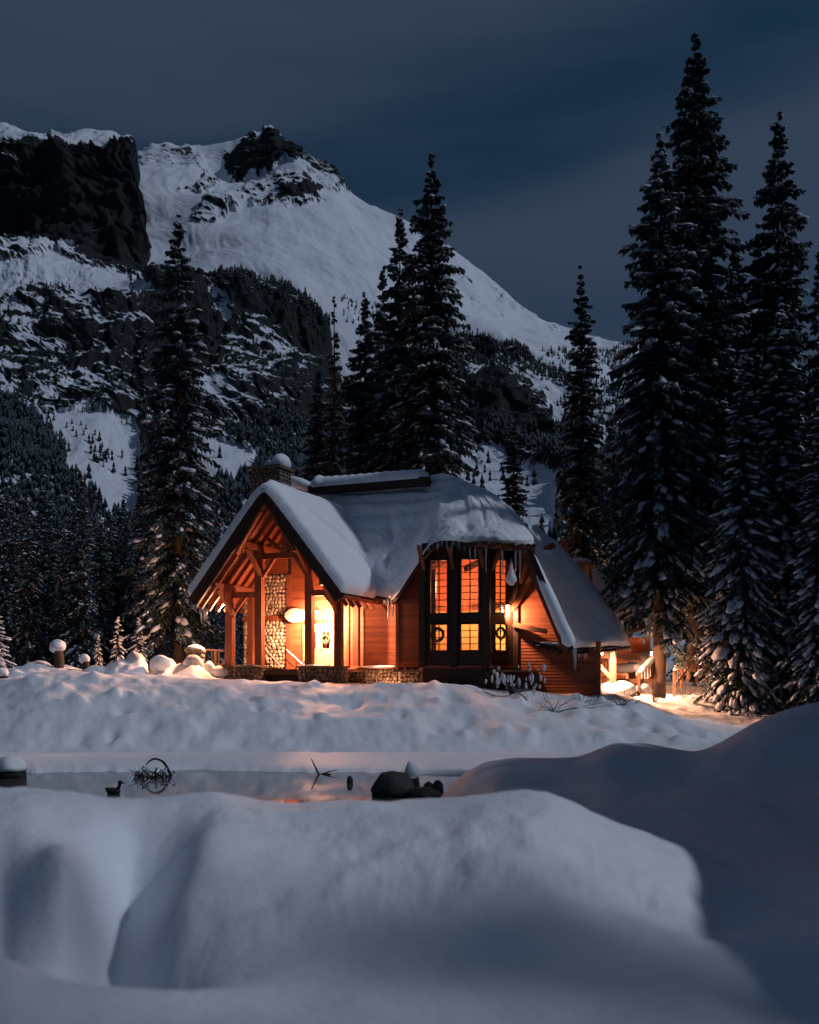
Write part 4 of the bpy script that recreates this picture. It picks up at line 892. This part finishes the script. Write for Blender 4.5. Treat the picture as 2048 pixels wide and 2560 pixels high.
# ---- roofs and their snow
def net(rows_): return np.array([[L(*q) for q in r_] for r_ in rows_])
MAIN = np.array([[L(*q) for q in c_] for c_ in [
    [(632, 1020, 4), (668, 1045, 3.4), (705, 1092, 2.4), (745, 1150, 1), (770, 1205, 0), (781, 1236, -.7), (783, 1252, -.85)],
    [(720, 1022, 4), (735, 1052, 3.2), (760, 1097, 2.2), (785, 1150, 1), (796, 1205, 0), (802, 1240, -.8), (803, 1256, -.95)],
    [(800, 1020, 4), (812, 1050, 3.2), (825, 1095, 2.2), (828, 1150, .9), (822, 1205, -.4), (818, 1243, -1.15), (818, 1258, -1.3)],
    [(880, 1015, 4), (885, 1048, 3.1), (885, 1090, 2), (875, 1140, .3), (855, 1200, -1.3), (838, 1240, -1.9), (832, 1258, -2.0)],
    [(935, 1010, 4), (930, 1040, 2.8), (920, 1072, 1.0), (908, 1105, -1.2), (897, 1140, -2.5), (888, 1165, -3.0), (878, 1190, -3.0)],
    [(953, 1006, 4), (950, 1035, 2.5), (948, 1068, .2), (945, 1098, -2.2), (938, 1120, -3.5), (926, 1134, -3.9), (917, 1142, -3.9)],
    [(962, 1006, 4), (985, 1035, 2), (1000, 1070, -.3), (1003, 1100, -2.6), (1003, 1122, -3.8), (1001, 1136, -4.05), (1000, 1143, -3.95)],
    [(967, 1008, 4), (1010, 1035, 2), (1040, 1068, -.1), (1056, 1100, -2.4), (1062, 1124, -3.7), (1062, 1140, -4.0), (1060, 1147, -3.9)],
    [(970, 1009, 4.1), (1019, 1032, 2.5), (1062, 1060, 1), (1092, 1093, -.6), (1112, 1118, -2), (1120, 1136, -2.6), (1118, 1150, -2.6)],
    [(973, 1010, 4.5), (1021, 1033, 4), (1065, 1061, 3), (1095, 1094, 2), (1115, 1119, 1), (1123, 1138, .6), (1121, 1152, .6)]]]).transpose(1, 0, 2)
P = upsample(MAIN, 110, 220)
sg, tg = np.meshgrid(np.linspace(0, 1, 110), np.linspace(0, 1, 220), indexing='ij')
inner = sstep(0, .08, sg)*sstep(1.0, .84, sg)
fan = np.exp(-((tg-.72)/.12)**2)*np.exp(-((sg-.25)/.22)**2)
bmp = .15*fbm(P[..., 0]*.8, P[..., 1]*.8, oct=5, seed=500)+.05*fbm(P[..., 0]*3.5, P[..., 1]*3.5, P[..., 2]*3.5, oct=3, seed=501)+.22*fan*fbm(tg*26, sg*2.2, oct=3, seed=77)+.05*sstep(.45, .25, sg)*np.sin(sg*60)*sstep(.62, .5, tg)
for (s0, t0, ss, st, a) in [(.55, .63, .05, .02, -.20), (.62, .17, .05, .03, .22), (.70, .16, .03, .05, -.18), (.38, .22, .1, .02, -.2), (.40, .80, .06, .02, -.16), (.3, .45, .08, .05, .12), (.34, .86, .06, .02, -.14)]:
    bmp += a*np.exp(-((sg-s0)/ss)**2-((tg-t0)/st)**2)
P[..., 2] += inner*bmp; P[..., 1] -= inner*bmp*.5
obj('roof_snow', mesh('roof_snow', P.reshape(-1, 3), gridfaces(110, 220), True), M_roofsnow, lodge)
D = MAIN.copy(); D[:, :, 2] -= .34; D[:, :, 1] += .10; D[-1, :, 2] += .30; D[-2, :, 2] += .12
slab('roof_deck', D, .16, M_dark, n=40, c=90)
# rafter ends below the bay eave and along the low front eave
for k in range(30):
    t = .585+.375*k/29; i = int(t*219); p = P[-1, i]; q = P[-26, i]; d_ = (q-p); d_[2] = 0; d_ /= np.linalg.norm(d_)
    mb = MB(); mb.beam(p+d_*.12+(0, 0, -.16), p+d_*1.0+(0, 0, -.10), .07, .14); part(mb, 'rafter_tail', M_dark)
for k in range(3):
    i = int((.02+.30*k/3)*219); p = P[-1, i]; mb = MB(); mb.beam(p+(.1, .1, -.28), p+(.1, .8, -.1), .16, .18); part(mb, 'rafter_tail', M_timber)
# raised ridge cap with its own snow
ca, cb = L(657, 1028, 3.4), L(902, 1008, 3.4); mb = MB(); mb.beam(ca+(0, 0, -.16), cb+(0, 0, -.16), 1.0, .34); part(mb, 'ridge_cap', M_dark)
n1, n2 = 60, 14; tt = np.linspace(0, 1, n1); aa = np.linspace(-.35, math.pi+.35, n2)
rad = .32*(1+.25*np.exp(-((tt-.07)/.06)**2)+.06*fbm(tt*14, tt*0, oct=3, seed=7))*np.clip(np.minimum(tt, 1-tt)*14, .05, 1)**.45
cen = ca[None]+(cb-ca)[None]*(tt*1.02-.01)[:, None]+np.array((0, 0, .1)); rib = 1+.05*np.sin(tt*90)
v = np.stack([cen[:, None, 0]+0*aa[None], cen[:, None, 1]-(rad*1.75)[:, None]*np.cos(aa)[None], cen[:, None, 2]+(rad*1.35*rib)[:, None]*np.sin(aa)[None]], -1)
obj('ridge_snow', mesh('ridge_snow', v.reshape(-1, 3), gridfaces(n1, n2)[:, ::-1].copy(), True), M_roofsnow, lodge)
# low snow strip along the ridge right of the cap and left towards the chimney
mb = MB(); mb.tube([L(900, 1008, 4)+(0, 0, -.05), L(930, 1004, 4), L(958, 1003, 4)+(0, 0, -.1)], [.2, .2, .12], 8); part(mb, 'ridge_snow', M_roofsnow, True); mb = MB(); mb.tube([L(600, 1012, 3.6), L(632, 1018, 3.6), L(662, 1030, 3.6)], [.36, .32, .25], 8); part(mb, 'ridge_snow', M_roofsnow, True)
# porch snow: one blanket over both slopes
ns, nt_ = 120, 90; s1 = np.linspace(-1, 1, ns); t1 = np.linspace(0, 1, nt_); S, T = np.meshgrid(s1, t1, indexing='ij')
ly = (YF-.16)+(YB+.5-YF)*T; over = 1.045
bx_ = PX+S*PH*over; rr_ = np.sqrt(S*S+.0025)-.05; bz_ = PZ+.22-rr_*PR*over
nx_ = np.tanh(S*7)*PR/math.hypot(PH, PR); nz_ = np.sqrt(1-nx_**2)
step = sstep(-.12, .12, ly-(-4.3+7.5*np.abs(S)))*(S > 0); thick = .50+.17*step+.05*fbm(bx_*.9, ly*.9, oct=4, seed=90)
ed = np.minimum(np.clip((1-np.abs(S))*9, 0, 1), np.clip(T*22, 0, 1)); ed = np.sqrt(1-(1-ed)**2)
rough_ = .05*fbm(bx_*5, ly*5, bz_*5, oct=3, seed=95)*np.exp(-T*12)
Pp = np.stack([bx_+nx_*thick*ed, ly-.06*np.sin(np.pi*np.clip(ed, 0, 1))+rough_, bz_+nz_*thick*ed], -1)
obj('porch_roof_snow', mesh('porch_roof_snow', Pp.reshape(-1, 3), gridfaces(ns, nt_), True), M_roofsnow, lodge)
# right hand hipped slope
def wl(q): return w2l(W(*q))
HIP = np.array([[wl(q) for q in c_] for c_ in [
    [(1111, 1146, 46.3), (1138, 1205, 45.7), (1167, 1268, 45.2), (1190, 1322, 44.8), (1202, 1350, 44.5), (1205, 1366, 44.6)],
    [(1116, 1122, 48.5), (1150, 1185, 47.6), (1185, 1258, 46.8), (1217, 1322, 45.8), (1230, 1350, 45.3), (1231, 1366, 45.4)],
    [(1122, 1108, 50.2), (1168, 1170, 49.4), (1210, 1245, 48.4), (1250, 1320, 47.0), (1268, 1348, 46.3), (1270, 1364, 46.4)],
    [(1128, 1106, 51.2), (1184, 1158, 50.8), (1238, 1222, 50.0), (1290, 1295, 48.6), (1314, 1338, 47.4), (1320, 1360, 47.2)],
    [(1132, 1108, 52.2), (1190, 1163, 52.6), (1246, 1228, 52.4), (1300, 1300, 51.4), (1324, 1345, 50.8), (1328, 1362, 50.6)]]]).transpose(1, 0, 2)
Q = upsample(HIP, 60, 70); Q[..., 2] += .12*fbm(Q[..., 0]*.9, Q[..., 1]*.9, oct=5, seed=510)*sstep(1, .6, np.linspace(0, 1, 60))[:, None]+.06*fbm(Q[..., 0]*3, Q[..., 1]*3, oct=3, seed=511)
obj('hip_roof_snow', mesh('hip_roof_snow', Q.reshape(-1, 3), gridfaces(60, 70), True), M_roofsnow, lodge)
Dh = HIP.copy(); Dh[:, :, 2] -= .3; Dh[-1, :, 2] += .22; Dh[:, 0, 0] -= .05; slab('hip_roof_deck', Dh, .14, M_dark)
vs = [w2l(W(*q)) for q in ((1112, 1158, 45.2), (1132, 1204, 45.0), (1160, 1262, 44.6), (1182, 1314, 44.3), (1194, 1338, 44.2), (1199, 1362, 44.3))]
mb = MB(); mb.tube(upsample(np.array(vs)[:, None, :].repeat(2, 1), 24, 2)[:, 0], np.interp(np.linspace(0, 1, 24), [0, .1, .8, .92, 1], [.12, .24, .27, .30, .08]), 12); part(mb, 'verge_snow', M_roofsnow, True)
# second roof behind, flue and lit post
R2 = np.array([[wl(q) for q in c_] for c_ in [
    [(1215, 1200, 56), (1230, 1250, 55), (1255, 1300, 54), (1262, 1322, 53.4)],
    [(1245, 1195, 57), (1275, 1245, 56), (1300, 1290, 54.6), (1310, 1318, 53.8)],
    [(1262, 1203, 58), (1300, 1235, 57), (1338, 1275, 55.8), (1352, 1305, 55)],
    [(1275, 1212, 60), (1315, 1245, 60), (1350, 1282, 59), (1362, 1310, 58)]]]).transpose(1, 0, 2)
Q = upsample(R2, 30, 40); Q[..., 2] += .06*fbm(Q[..., 0], Q[..., 1], oct=3, seed=520); obj('rear_roof_snow', mesh('rear_roof_snow', Q.reshape(-1, 3), gridfaces(30, 40), True), M_roofsnow, lodge)
D2 = R2.copy(); D2[:, :, 2] -= .35; slab('rear_roof_deck', D2, .2, M_dark, n=16, c=20)
c_ = w2l(W(1222, 1210, 54)); mb = MB(); mb.box(c_+(-.7, -.5, -1.6), c_+(.55, .5, .45)); part(mb, 'flue', M_pier)
mb = MB(); mb.box(c_+(-.85, -.6, .45), c_+(.7, .6, .58)); part(mb, 'flue_cap', M_pier)
mb = MB(); mb.blob(c_+(-.1, 0, .66), (.7, .5, .22), 12, 6, .03); part(mb, 'flue_snow', M_roofsnow, True)
a = w2l(W(1189, 1140, 55)); mb = MB(); mb.box(a+(-.16, -.15, -1.4), a+(.16, .15, 0)); part(mb, 'gable_post', M_timber)
mb = MB(); a = w2l(W(1320, 1350, 54.5)); mb.box(a+(-2.2, 0, -2.2), a+(1.2, .15, .2)); part(mb, 'rear_wall', M_siding)

# ---- icicles
ICE = []
for k in range(4):
    r = random.Random(k); mb = MB(); mb.tube([(0, 0, .05), (r.uniform(-.02, .02), 0, -.3), (r.uniform(-.03, .03), 0, -.7), (0, 0, -1)], [.05, .038, .02, .003], 6); me = mb.mesh('icicle', True); me.materials.append(M_ice); ICE.append(me)
def icicles(pts, n, lmin, lmax, seed, wd=1.):
    r = random.Random(seed); pts = np.array(pts)
    for k in range(n):
        t = r.random()*(len(pts)-1); i = min(int(t), len(pts)-2); p = pts[i]*(1-t+i)+pts[i+1]*(t-i); h = lmin+(lmax-lmin)*r.random()**2.2
        obj('icicle', ICE[r.randrange(4)], None, lodge, tuple(p+(0, .02, -.02)), (0, 0, r.uniform(0, 6)), (wd*(.5+h*.5), wd*(.5+h*.5), h))
icicles(Q[:1, 0]*0+P[-1, 112:200:8], 46, .10, .55, 1, .8)
icicles([L(975, 1148, -3.95), L(1010, 1150, -3.9), L(1062, 1152, -3.85)], 4, .8, 1.4, 2); icicles([L(1075, 1155, -3.3), L(1118, 1155, -2.7)], 5, .8, 1.9, 3)
Qh = upsample(HIP, 60, 70); icicles(Qh[-1, ::6], 42, .15, .75, 4); icicles([Qh[-1, 3], Qh[-1, 6]], 3, .8, 1.1, 5)
icicles([L(818, 1262, -1.25), L(829, 1262, -1.6)], 9, .3, 1.5, 6); icicles([L(806, 1262, -.95), L(818, 1262, -1.2)], 5, .2, .5, 7); icicles([L(420, 1282, -4.4), L(436, 1284, -4.0)], 10, .15, .75, 8)
# snow lump melted onto the long icicle at the bay's right corner
c_ = L(1077, 1222, -3.2); mb = MB(); mb.tube([c_+(0, 0, .95), c_+(0, 0, .5), c_+(0, 0, .2), c_, c_+(0, 0, -.22)], [.02, .08, .2, .26, .08], 10); part(mb, 'ice_lump', M_roofsnow, True)

# ---- wreaths: things hung on door and windows
def wreath(p, r_, label, rz=-LA, bow=True):
    e = empty('wreath', l2w(p), rz); tag(e, label, 'wreath', 'evergreen wreaths'); rd = np.random.default_rng(int(abs(p[0]*100))); mb = MB()
    a = np.linspace(0, 2*math.pi, 25); mb.tube(np.stack([r_*np.cos(a), 0*a, r_*np.sin(a)], 1), r_*.26, 6)
    for k in range(90):
        t = rd.uniform(0, 6.28); q = np.array((r_*math.cos(t), 0, r_*math.sin(t))); d_ = rd.normal(0, 1, 3); d_ /= np.linalg.norm(d_); mb.tube([q, q+d_*r_*.5], [r_*.07, r_*.01], 3)
    mb.obj('greens', M_wreath, e)
    mb = MB(); mb.blob((-.35*r_*.5, -r_*.3, -r_), (r_*.28, r_*.1, r_*.16)).blob((.35*r_*.5, -r_*.3, -r_), (r_*.28, r_*.1, r_*.16)).box((-.03*r_-.02, -r_*.3, -r_*1.5), (.02, -r_*.2, -r_)); mb.obj('bow', M_red, e)
wreath((-4.36, -.14, 4.62), .19, 'small dark wreath on the glass of the porch door')
wreath((2.46, -3.12, 4.66), .27, 'round wreath hanging in the lower left bay window')
pw = along(B1, B2, .72); wreath((pw[0]+.11, pw[1]-.07, 4.72), .23, 'wreath hanging in the narrow lower right bay window', -LA+math.radians(57))

# ---- stair railings of the porch
def railing(p, q, label, n=3, hgt=.95, snow_=True, mt=None, name='stair_railing', bal=0, grp='porch stair railings'):
    p, q = np.array(p, float), np.array(q, float); mid_ = (p+q)/2; e = empty(name, tuple(mid_)); tag(e, label, 'railing', grp); m = mt or M_metal; w_ = .05 if m is M_metal else .12
    p, q = p-mid_, q-mid_
    for k in range(n): c_ = p+(q-p)*k/(n-1); mb = MB(); mb.box(c_+(-w_/2, -w_/2, -.4), c_+(w_/2, w_/2, hgt)); mb.obj('post', m, e)
    for h in (hgt, .25 if bal else .5): mb = MB(); mb.beam(p+(0, 0, h), q+(0, 0, h), w_*.9, w_*.7); mb.obj('rail', m, e)
    for k in range(bal):
        c_ = p+(q-p)*(k+.5)/bal; mb = MB(); mb.box(c_+(-.03, -.03, .25), c_+(.03, .03, hgt)); mb.obj('baluster', m, e)
    if snow_: mb = MB(); mb.tube([p+(q-p)*t+(0, 0, hgt+w_*.3+.03) for t in np.linspace(.03, .97, 9)], (.04 if m is M_metal else .15)*np.array([.6, 1, .9, 1.1, 1, .85, 1.1, 1, .6]), 8); mb.obj('snow', M_roofsnow, e, True)
    return e
lw = lambda *p: tuple(l2w(p))
railing(lw(-6.75, -2.0, 3.1), lw(-5.75, -2.0, 2.15), 'thin black stair railing with snow, left one in the porch opening')
railing(lw(-6.1, -1.1, 3.15), lw(-4.9, -1.1, 2.15), 'thin black stair railing with snow, middle one in the porch opening')
railing(lw(-5.0, -1.6, 2.25), lw(-4.45, -1.6, 3.1), 'thin black stair railing rising to the right beside the porch post', 2, .95, False)

# ---- lit deck and stairs right of the lodge
dk = empty('timber_deck', W(1310, 1425, 50)); tag(dk, 'lit timber deck with open framing under the right eave', 'deck'); d0 = np.array(dk.location)
def dpart(name, a, b_, m, wd, ht): mb = MB(); mb.beam(np.array(W(*a))-d0, np.array(W(*b_))-d0, wd, ht); return mb.obj(name, m, dk)
dpart('post', (1290, 1470, 48.2), (1290, 1372, 48.2), M_deckwood, .28, .28); dpart('post', (1332, 1470, 50), (1332, 1400, 50), M_deckwood, .26, .26)
dpart('brace', (1262, 1400, 48.3), (1290, 1432, 48.3), M_deckwood, .12, .16); dpart('brace', (1310, 1396, 49.4), (1335, 1430, 49.4), M_deckwood, .12, .16)
dpart('deck_floor', (1256, 1434, 49.6), (1345, 1434, 50.4), M_deckwood, 2.4, .22); dpart('top_beam', (1256, 1378, 49), (1345, 1384, 50), M_deckwood, .24, .3)
mb = MB(); mb.tube([W(1285, 1404, 49.2)-d0, W(1305, 1408, 49.3)-d0, W(1330, 1405, 49.4)-d0, W(1350, 1402, 49.6)-d0], [.12, .24, .26, .14], 10); mb.obj('snow', M_roofsnow, dk, True)
railing(W(1262, 1432, 51.5), W(1348, 1430, 52.2), 'baluster railing along the back of the lit deck', 4, 1.0, False, M_deckwood, 'deck_railing', 15, 'deck railings')
railing(W(1345, 1462, 49), W(1400, 1405, 51), 'sloping stair railing heaped with snow left of the bare trunk', 3, .95, True, M_deckwood, 'deck_railing', 9, 'deck railings')
railing(W(1420, 1452, 53), W(1450, 1415, 54.5), 'short sloping railing right of the bare trunk', 3, .9, True, M_deckwood, 'deck_railing', 6, 'deck railings')
railing(W(1448, 1422, 55), W(1488, 1424, 55), 'level baluster railing below the lit trunk at the right', 3, 1.05, False, M_deckwood, 'deck_railing', 9, 'deck railings')
for (xd, yd, Y, r_, lb) in [(1302, 1452, 48.4, (.85, .6, .42), 'plump lit snow heap below the lit deck'), (1345, 1446, 49.6, (.6, .6, .35), 'smaller lit snow heap at the foot of the deck stairs'), (1365, 1402, 54, (1.0, .8, .75), 'rounded lit snow heap behind the deck stairs')]:
    p = W(xd, yd, Y); e = MB(); v, f = sphere(20, 12); v = v*(1+.10*fbm(v[:, 0]*2+xd, v[:, 1]*2, v[:, 2]*2, oct=3, seed=3)[:, None]); e.add(v*np.array(r_), f); o = e.obj('snow_heap', M_roofsnow, None, True); o.location = p; tag(o, lb, 'snow heap', 'lit snow heaps by the deck')
lantern('deck_lantern', W(1268, 1374, 47.3), 'glaring lantern under the right eave above the deck', 4200, True, .08, aim=(.55, .25, -.75), cone=150)
lantern('stair_fill_lamp', W(1372, 1376, 50.8), 'added hooded lamp spreading light over the snowy deck stairs', 4200, True, .08, aim=(.2, .1, -.9), cone=140)  # added second lamp, spreads the deck glow further right
lantern('yard_lantern', W(1398, 1392, 53.5), 'lantern on the path behind the bare trunk', 2600, False, .09, aim=(.5, .1, -.7), cone=120)
lantern('rear_lantern', W(1185, 1330, 58), 'lantern behind the lodge lighting the slim spruce', 2600, False, .09)

# ---- posts, fence and pillar left of the porch
def stump(xd, yt, yb, Y, r_, cap, label, m=M_bark):
    p = W(xd, yb, Y); e = empty('fence_post', tuple(p)); tag(e, label, 'post', 'snow capped fence posts'); h = W(xd, yt, Y)[2]-p[2]
    mb = MB(); mb.tube([(0, 0, -.8), (.02, 0, h*.5), (0, 0, h)], [r_*1.1, r_, r_*.95], 9); mb.obj('shaft', m, e, True)
    v, f = sphere(18, 12); v = v*(1+.3*fbm(v[:, 0]*1.6+xd, v[:, 1]*1.6, v[:, 2]*1.6, oct=3, seed=19)[:, None]); mb = MB(); mb.add(v*np.array((cap*.85, cap*.75, cap*.72))+(-.08, 0, h+cap*.5), f); mb.obj('snow_cap', M_roofsnow, e, True)
stump(124, 1372, 1412, 49.2, .24, .46, 'thick log post wearing a tall mushroom cap of snow'); stump(181, 1393, 1415, 48.8, .17, .3, 'short stub post with a small snow cap beside the snow heap')
stump(8, 1424, 1444, 46.2, .2, .32, 'low dark post under snow at the left edge')
f_ = empty('log_rail', tuple(W(160, 1414, 49))); tag(f_, 'low log rail lying between the two snow capped posts', 'rail'); mb = MB(); mb.tube([W(126, 1412, 49.1)-W(160, 1414, 49), W(160, 1416, 49)-W(160, 1414, 49), W(190, 1418, 48.9)-W(160, 1414, 49)], [.07]*3, 7); mb.obj('log', M_bark, f_, True); mb = MB(); mb.tube([W(130, 1409, 49.1)-W(160, 1414, 49), W(160, 1412, 49)-W(160, 1414, 49), W(188, 1414, 48.9)-W(160, 1414, 49)], [.04, .06, .04], 6); mb.obj('snow', M_roofsnow, f_, True)
p = W(411, 1400, 51); pl_ = empty('stone_pillar', tuple(p)); tag(pl_, 'square stone gate pillar with snow cap left of the porch', 'pillar')
mb = MB(); mb.box((-.36, -.36, -1.5), (.36, .36, .62)); mb.obj('core', M_mortar, pl_); mb = MB(); rd = random.Random(4)
for f_a in range(2):
    for i in range(7):
        for j in range(3):
            x = -.27+.27*j+rd.uniform(-.03, .03); z = -.9+.22*i+rd.uniform(-.03, .03); s0 = rd.uniform(.12, .17)
            mb.blob((x, -.36, z) if f_a == 0 else (.36, x, z), (s0, .07, s0*.8) if f_a == 0 else (.07, s0, s0*.8), 7, 4, .08)
o = mb.obj('pillar_stones', M_pier, pl_, True); o['kind'] = 'stuff'
mb = MB(); mb.box((-.45, -.45, .62), (.45, .45, .74)); mb.obj('cap_slab', M_pier, pl_); mb = MB(); mb.blob((0, 0, .78), (.46, .45, .2), 12, 7, .04); mb.obj('snow', M_roofsnow, pl_, True)
railing(W(424, 1408, 51.6), W(482, 1410, 53), 'dark wooden fence between stone pillar and porch', 3, .95, False, M_dark, 'garden_fence', 4, 'garden fences')
# snow draped bushes at the pillar
for (xd, yd, Y, r_, lb) in [(405, 1412, 49.3, (.55, .5, .8), 'pointed lit snow lump against the stone pillar'), (440, 1412, 50.2, (.3, .3, .45), 'small lit snow lump by the garden fence'), (462, 1416, 50.2, (.5, .35, .3), 'low lit snow lump left of the porch pier'), (338, 1396, 48.2, (.5, .4, .35), 'dented lit snow lump on the heap')]:
    v, f = sphere(18, 12); v = v*(1+.22*fbm(v[:, 0]*2.2+xd, v[:, 1]*2.2, v[:, 2]*2.2, oct=3, seed=13)[:, None]); mb = MB(); mb.add(v*np.array(r_), f); o = mb.obj('snow_lump', M_roofsnow, None, True); o.location = W(xd, yd, Y); tag(o, lb, 'snow lump', 'lit snow lumps left of the porch')

# ---- shrubs on the bank
def shrub(xd, yd, Y, h, n, label, snow_=0, seed=0, spread=1., lean=0., nm='bare_shrub'):
    r = np.random.default_rng(seed); p = W(xd, yd, Y); p[2] = max(p[2]-.1, gz(p[0], Y)-.1) if yd > 1465 else p[2]
    e = empty(nm, tuple(p)); tag(e, label, 'shrub', 'shrubs on the snow bank'); mb = MB(); tips = []
    for k in range(n):
        a = r.uniform(0, 6.28); el = r.uniform(.4, 1.3); d = np.array((math.cos(a)*math.cos(el)*spread+lean, math.sin(a)*math.cos(el)*.6, math.sin(el))); l_ = h*r.uniform(.5, 1.1)
        c = np.stack([d*l_*t+np.array((0, 0, -.25*l_*t*t))+r.normal(0, .02*l_, 3) for t in np.linspace(0, 1, 6)]); mb.tube(c, np.linspace(.016, .004, 6)*(h/1.2)**.5, 4)
        for j in range(4):
            i = r.integers(2, 6); q = c[i]; d2 = d+r.normal(0, .6, 3); d2 /= np.linalg.norm(d2); e2 = q+d2*l_*r.uniform(.2, .45); mb.tube([q, (q+e2)/2+r.normal(0, .02, 3), e2], [.006, .005, .003], 3); tips.append(e2)
        tips += [c[-1], c[3]]
    mb.obj('twigs', M_twig, e)
    if snow_:
        mb = MB()
        for k in range(snow_):
            q = tips[r.integers(len(tips))]; s_ = r.uniform(.03, .085); mb.blob(q, (s_, s_*.7, s_*r.uniform(1.2, 2.4)), 7, 5, .2, r.uniform(0, 3), r)
        o = mb.obj('snow_tufts', M_treesnow, e, True); o['kind'] = 'stuff'
    return e
shrub(1075, 1462, 43.6, 1.5, 16, 'snow clotted willow shrub in front of the bay', 46, 1, 1.2, nm='snowy_shrub')
shrub(1130, 1455, 44, 1.6, 5, 'tall thin shrub with few snow tufts before the right wall', 9, 2, .6, nm='snowy_shrub')
shrub(1040, 1450, 44, .9, 6, 'low snow tufted shrub left of the willow', 12, 21, .8, nm='snowy_shrub')
shrub(1165, 1512, 42, 1.4, 11, 'dark fallen spray of twigs on the snow slope', 0, 3, 1.6, .8)
shrub(1260, 1478, 43.6, .9, 9, 'thin bare shrub below the lodge corner', 0, 4, .8); shrub(1310, 1498, 43, 1.3, 12, 'largest bare shrub on the right part of the bank', 0, 5, .9, .15)
shrub(1225, 1485, 43.4, .8, 6, 'small bare shrub left of the other twigs under the corner', 0, 6, .8); shrub(1378, 1478, 46, 1.3, 12, 'upright bare shrub left of the bare trunk foot', 0, 7, .6); shrub(1440, 1470, 48, 1.5, 8, 'faint bare shrub right of the bare trunk', 0, 8, .6)

# ---- in and along the water
def lump(name, xd, yd, Y, r_, label, group, cap=True, m=M_rock, dz=0.):
    e = empty(name, (W(xd, yd, Y)[0], Y, 0)); tag(e, label, 'rock', group); v, f = sphere(18, 12); v = v*(1+.18*fbm(v[:, 0]*2+xd, v[:, 1]*2, v[:, 2]*2, oct=3, seed=23)[:, None])
    mb = MB(); mb.add(v*np.array(r_)*(1, 1, .9)+(0, 0, r_[2]*.3+dz), f); mb.obj('stone', m, e, True)
    if cap: mb = MB(); q = v.copy(); q[:, 2] = np.where(q[:, 2] < .05, .05, q[:, 2]*1.0); mb.add(q*np.array(r_)*1.06+(0, 0, r_[2]*.3+.06+dz), f); mb.obj('snow_cap', M_snow, e, True)
lump('boulder', 22, 1625, 29.5, (.42, .4, .42), 'snow topped boulder at the left edge of the water', 'rocks in the water')
for (xd, Y, r_, lb) in [(828, 25.2, (.52, .5, .50), 'largest dark rock at the tip of the shaded drift'), (868, 27.5, (.2, .22, .42), 'pale snow capped rock behind the dark rock cluster'), (903, 26, (.14, .2, .22), 'left of two small round rocks beside the shaded drift'), (922, 26, (.15, .2, .24), 'right of two small round rocks beside the shaded drift'), (890, 24.8, (.45, .4, .22), 'low flat rock joining the dark rock to the drift'), (737, 28, (.09, .12, .17), 'single small rock alone in the open water')]:
    lump('boulder', xd, 1650, Y, r_, lb, 'rocks in the water', cap=lb.startswith('pale'))
# duck
e = empty('duck', tuple(W(238, 1674, 25.6)*(1, 1, 0))); e.rotation_euler = (0, 0, 0); tag(e, 'dark duck swimming on the water at the left', 'duck'); mD = mat('duck_feathers', (.025, .02, .018), .7)
v, f = sphere(16, 12); v = v*np.array((.19, .10, .10)); v[:, 2] += np.where(v[:, 0] < -.1, (-.1-v[:, 0])*.8, 0)+.06
ax_ = [(.11, 0, .11), (.155, 0, .18), (.165, 0, .25), (.175, 0, .285), (.215, 0, .285), (.25, 0, .27)]
mb = MB(); mb.add(v, f); mb.tube(ax_[:5], [.055, .042, .04, .055, .04], 10); mb.blob((.18, 0, .285), (.058, .048, .05), 10, 8); mb.obj('body', mD, e, True)
mb = MB(); mb.tube([(.215, 0, .28), (.25, 0, .268), (.285, 0, .262)], [.022, .02, .012], 8); mb.obj('bill', mat('duck_bill', (.06, .05, .03), .5), e, True)
# dead branches by the ice edge
def branch(name, pts, rads, label, sub=()):
    p0 = W(*pts[0]); e = empty(name, tuple(p0)); tag(e, label, 'branch', 'dead branches by the ice edge'); mb = MB()
    c = upsample(np.array([W(*q)-p0 for q in pts])[:, None].repeat(2, 1), 5*len(pts), 2)[:, 0]; mb.tube(c, np.interp(np.linspace(0, 1, len(c)), np.linspace(0, 1, len(rads)), rads), 6); mb.obj('stem', M_twig, e, True)
    for s_ in sub: mb = MB(); mb.tube([W(*q)-p0 for q in s_], np.linspace(.025, .008, len(s_)), 5); mb.obj('side_branch', M_twig, e)
branch('driftwood', [(364, 1645, 30), (355, 1622, 30), (343, 1604, 30), (325, 1598, 30), (311, 1606, 30), (308, 1612, 30)], [.05, .045, .04, .03, .02, .012], 'dead branch bent in an arch out of the water', [[(343, 1604, 30), (335, 1600, 29.8), (330, 1597, 29.8)]])
branch('driftwood', [(656, 1598, 30.5), (664, 1615, 30.5), (674, 1632, 30.5), (690, 1630, 30.4), (708, 1636, 30.3)], [.015, .025, .035, .03, .012], 'forked dead branch rising from the ice edge', [[(674, 1632, 30.5), (695, 1624, 30.6), (710, 1622, 30.6)]])
r = np.random.default_rng(9); p0 = W(320, 1640, 29.5); e = empty('brush_pile', tuple(p0*(1, 1, 0))); tag(e, 'low pile of snowy brush in the water at the arched branch', 'brush', 'dead branches by the ice edge'); mb = MB(); mb2 = MB()
for k in range(46):
    a = np.array((r.uniform(-.5, .45), r.uniform(-.3, .3), 0)); b_ = a+np.array((r.uniform(-.35, .35), r.uniform(-.2, .2), r.uniform(.05, .34))); mb.tube([a, (a+b_)/2+r.normal(0, .03, 3), b_], [.016, .013, .006], 4)
    if k % 3 == 0: mb2.blob(b_, (.05, .04, .03), 6, 4, .1, 0, r)
mb.obj('sticks', M_twig, e)['kind'] = 'stuff'; mb2.obj('snow', M_treesnow, e, True)['kind'] = 'stuff'
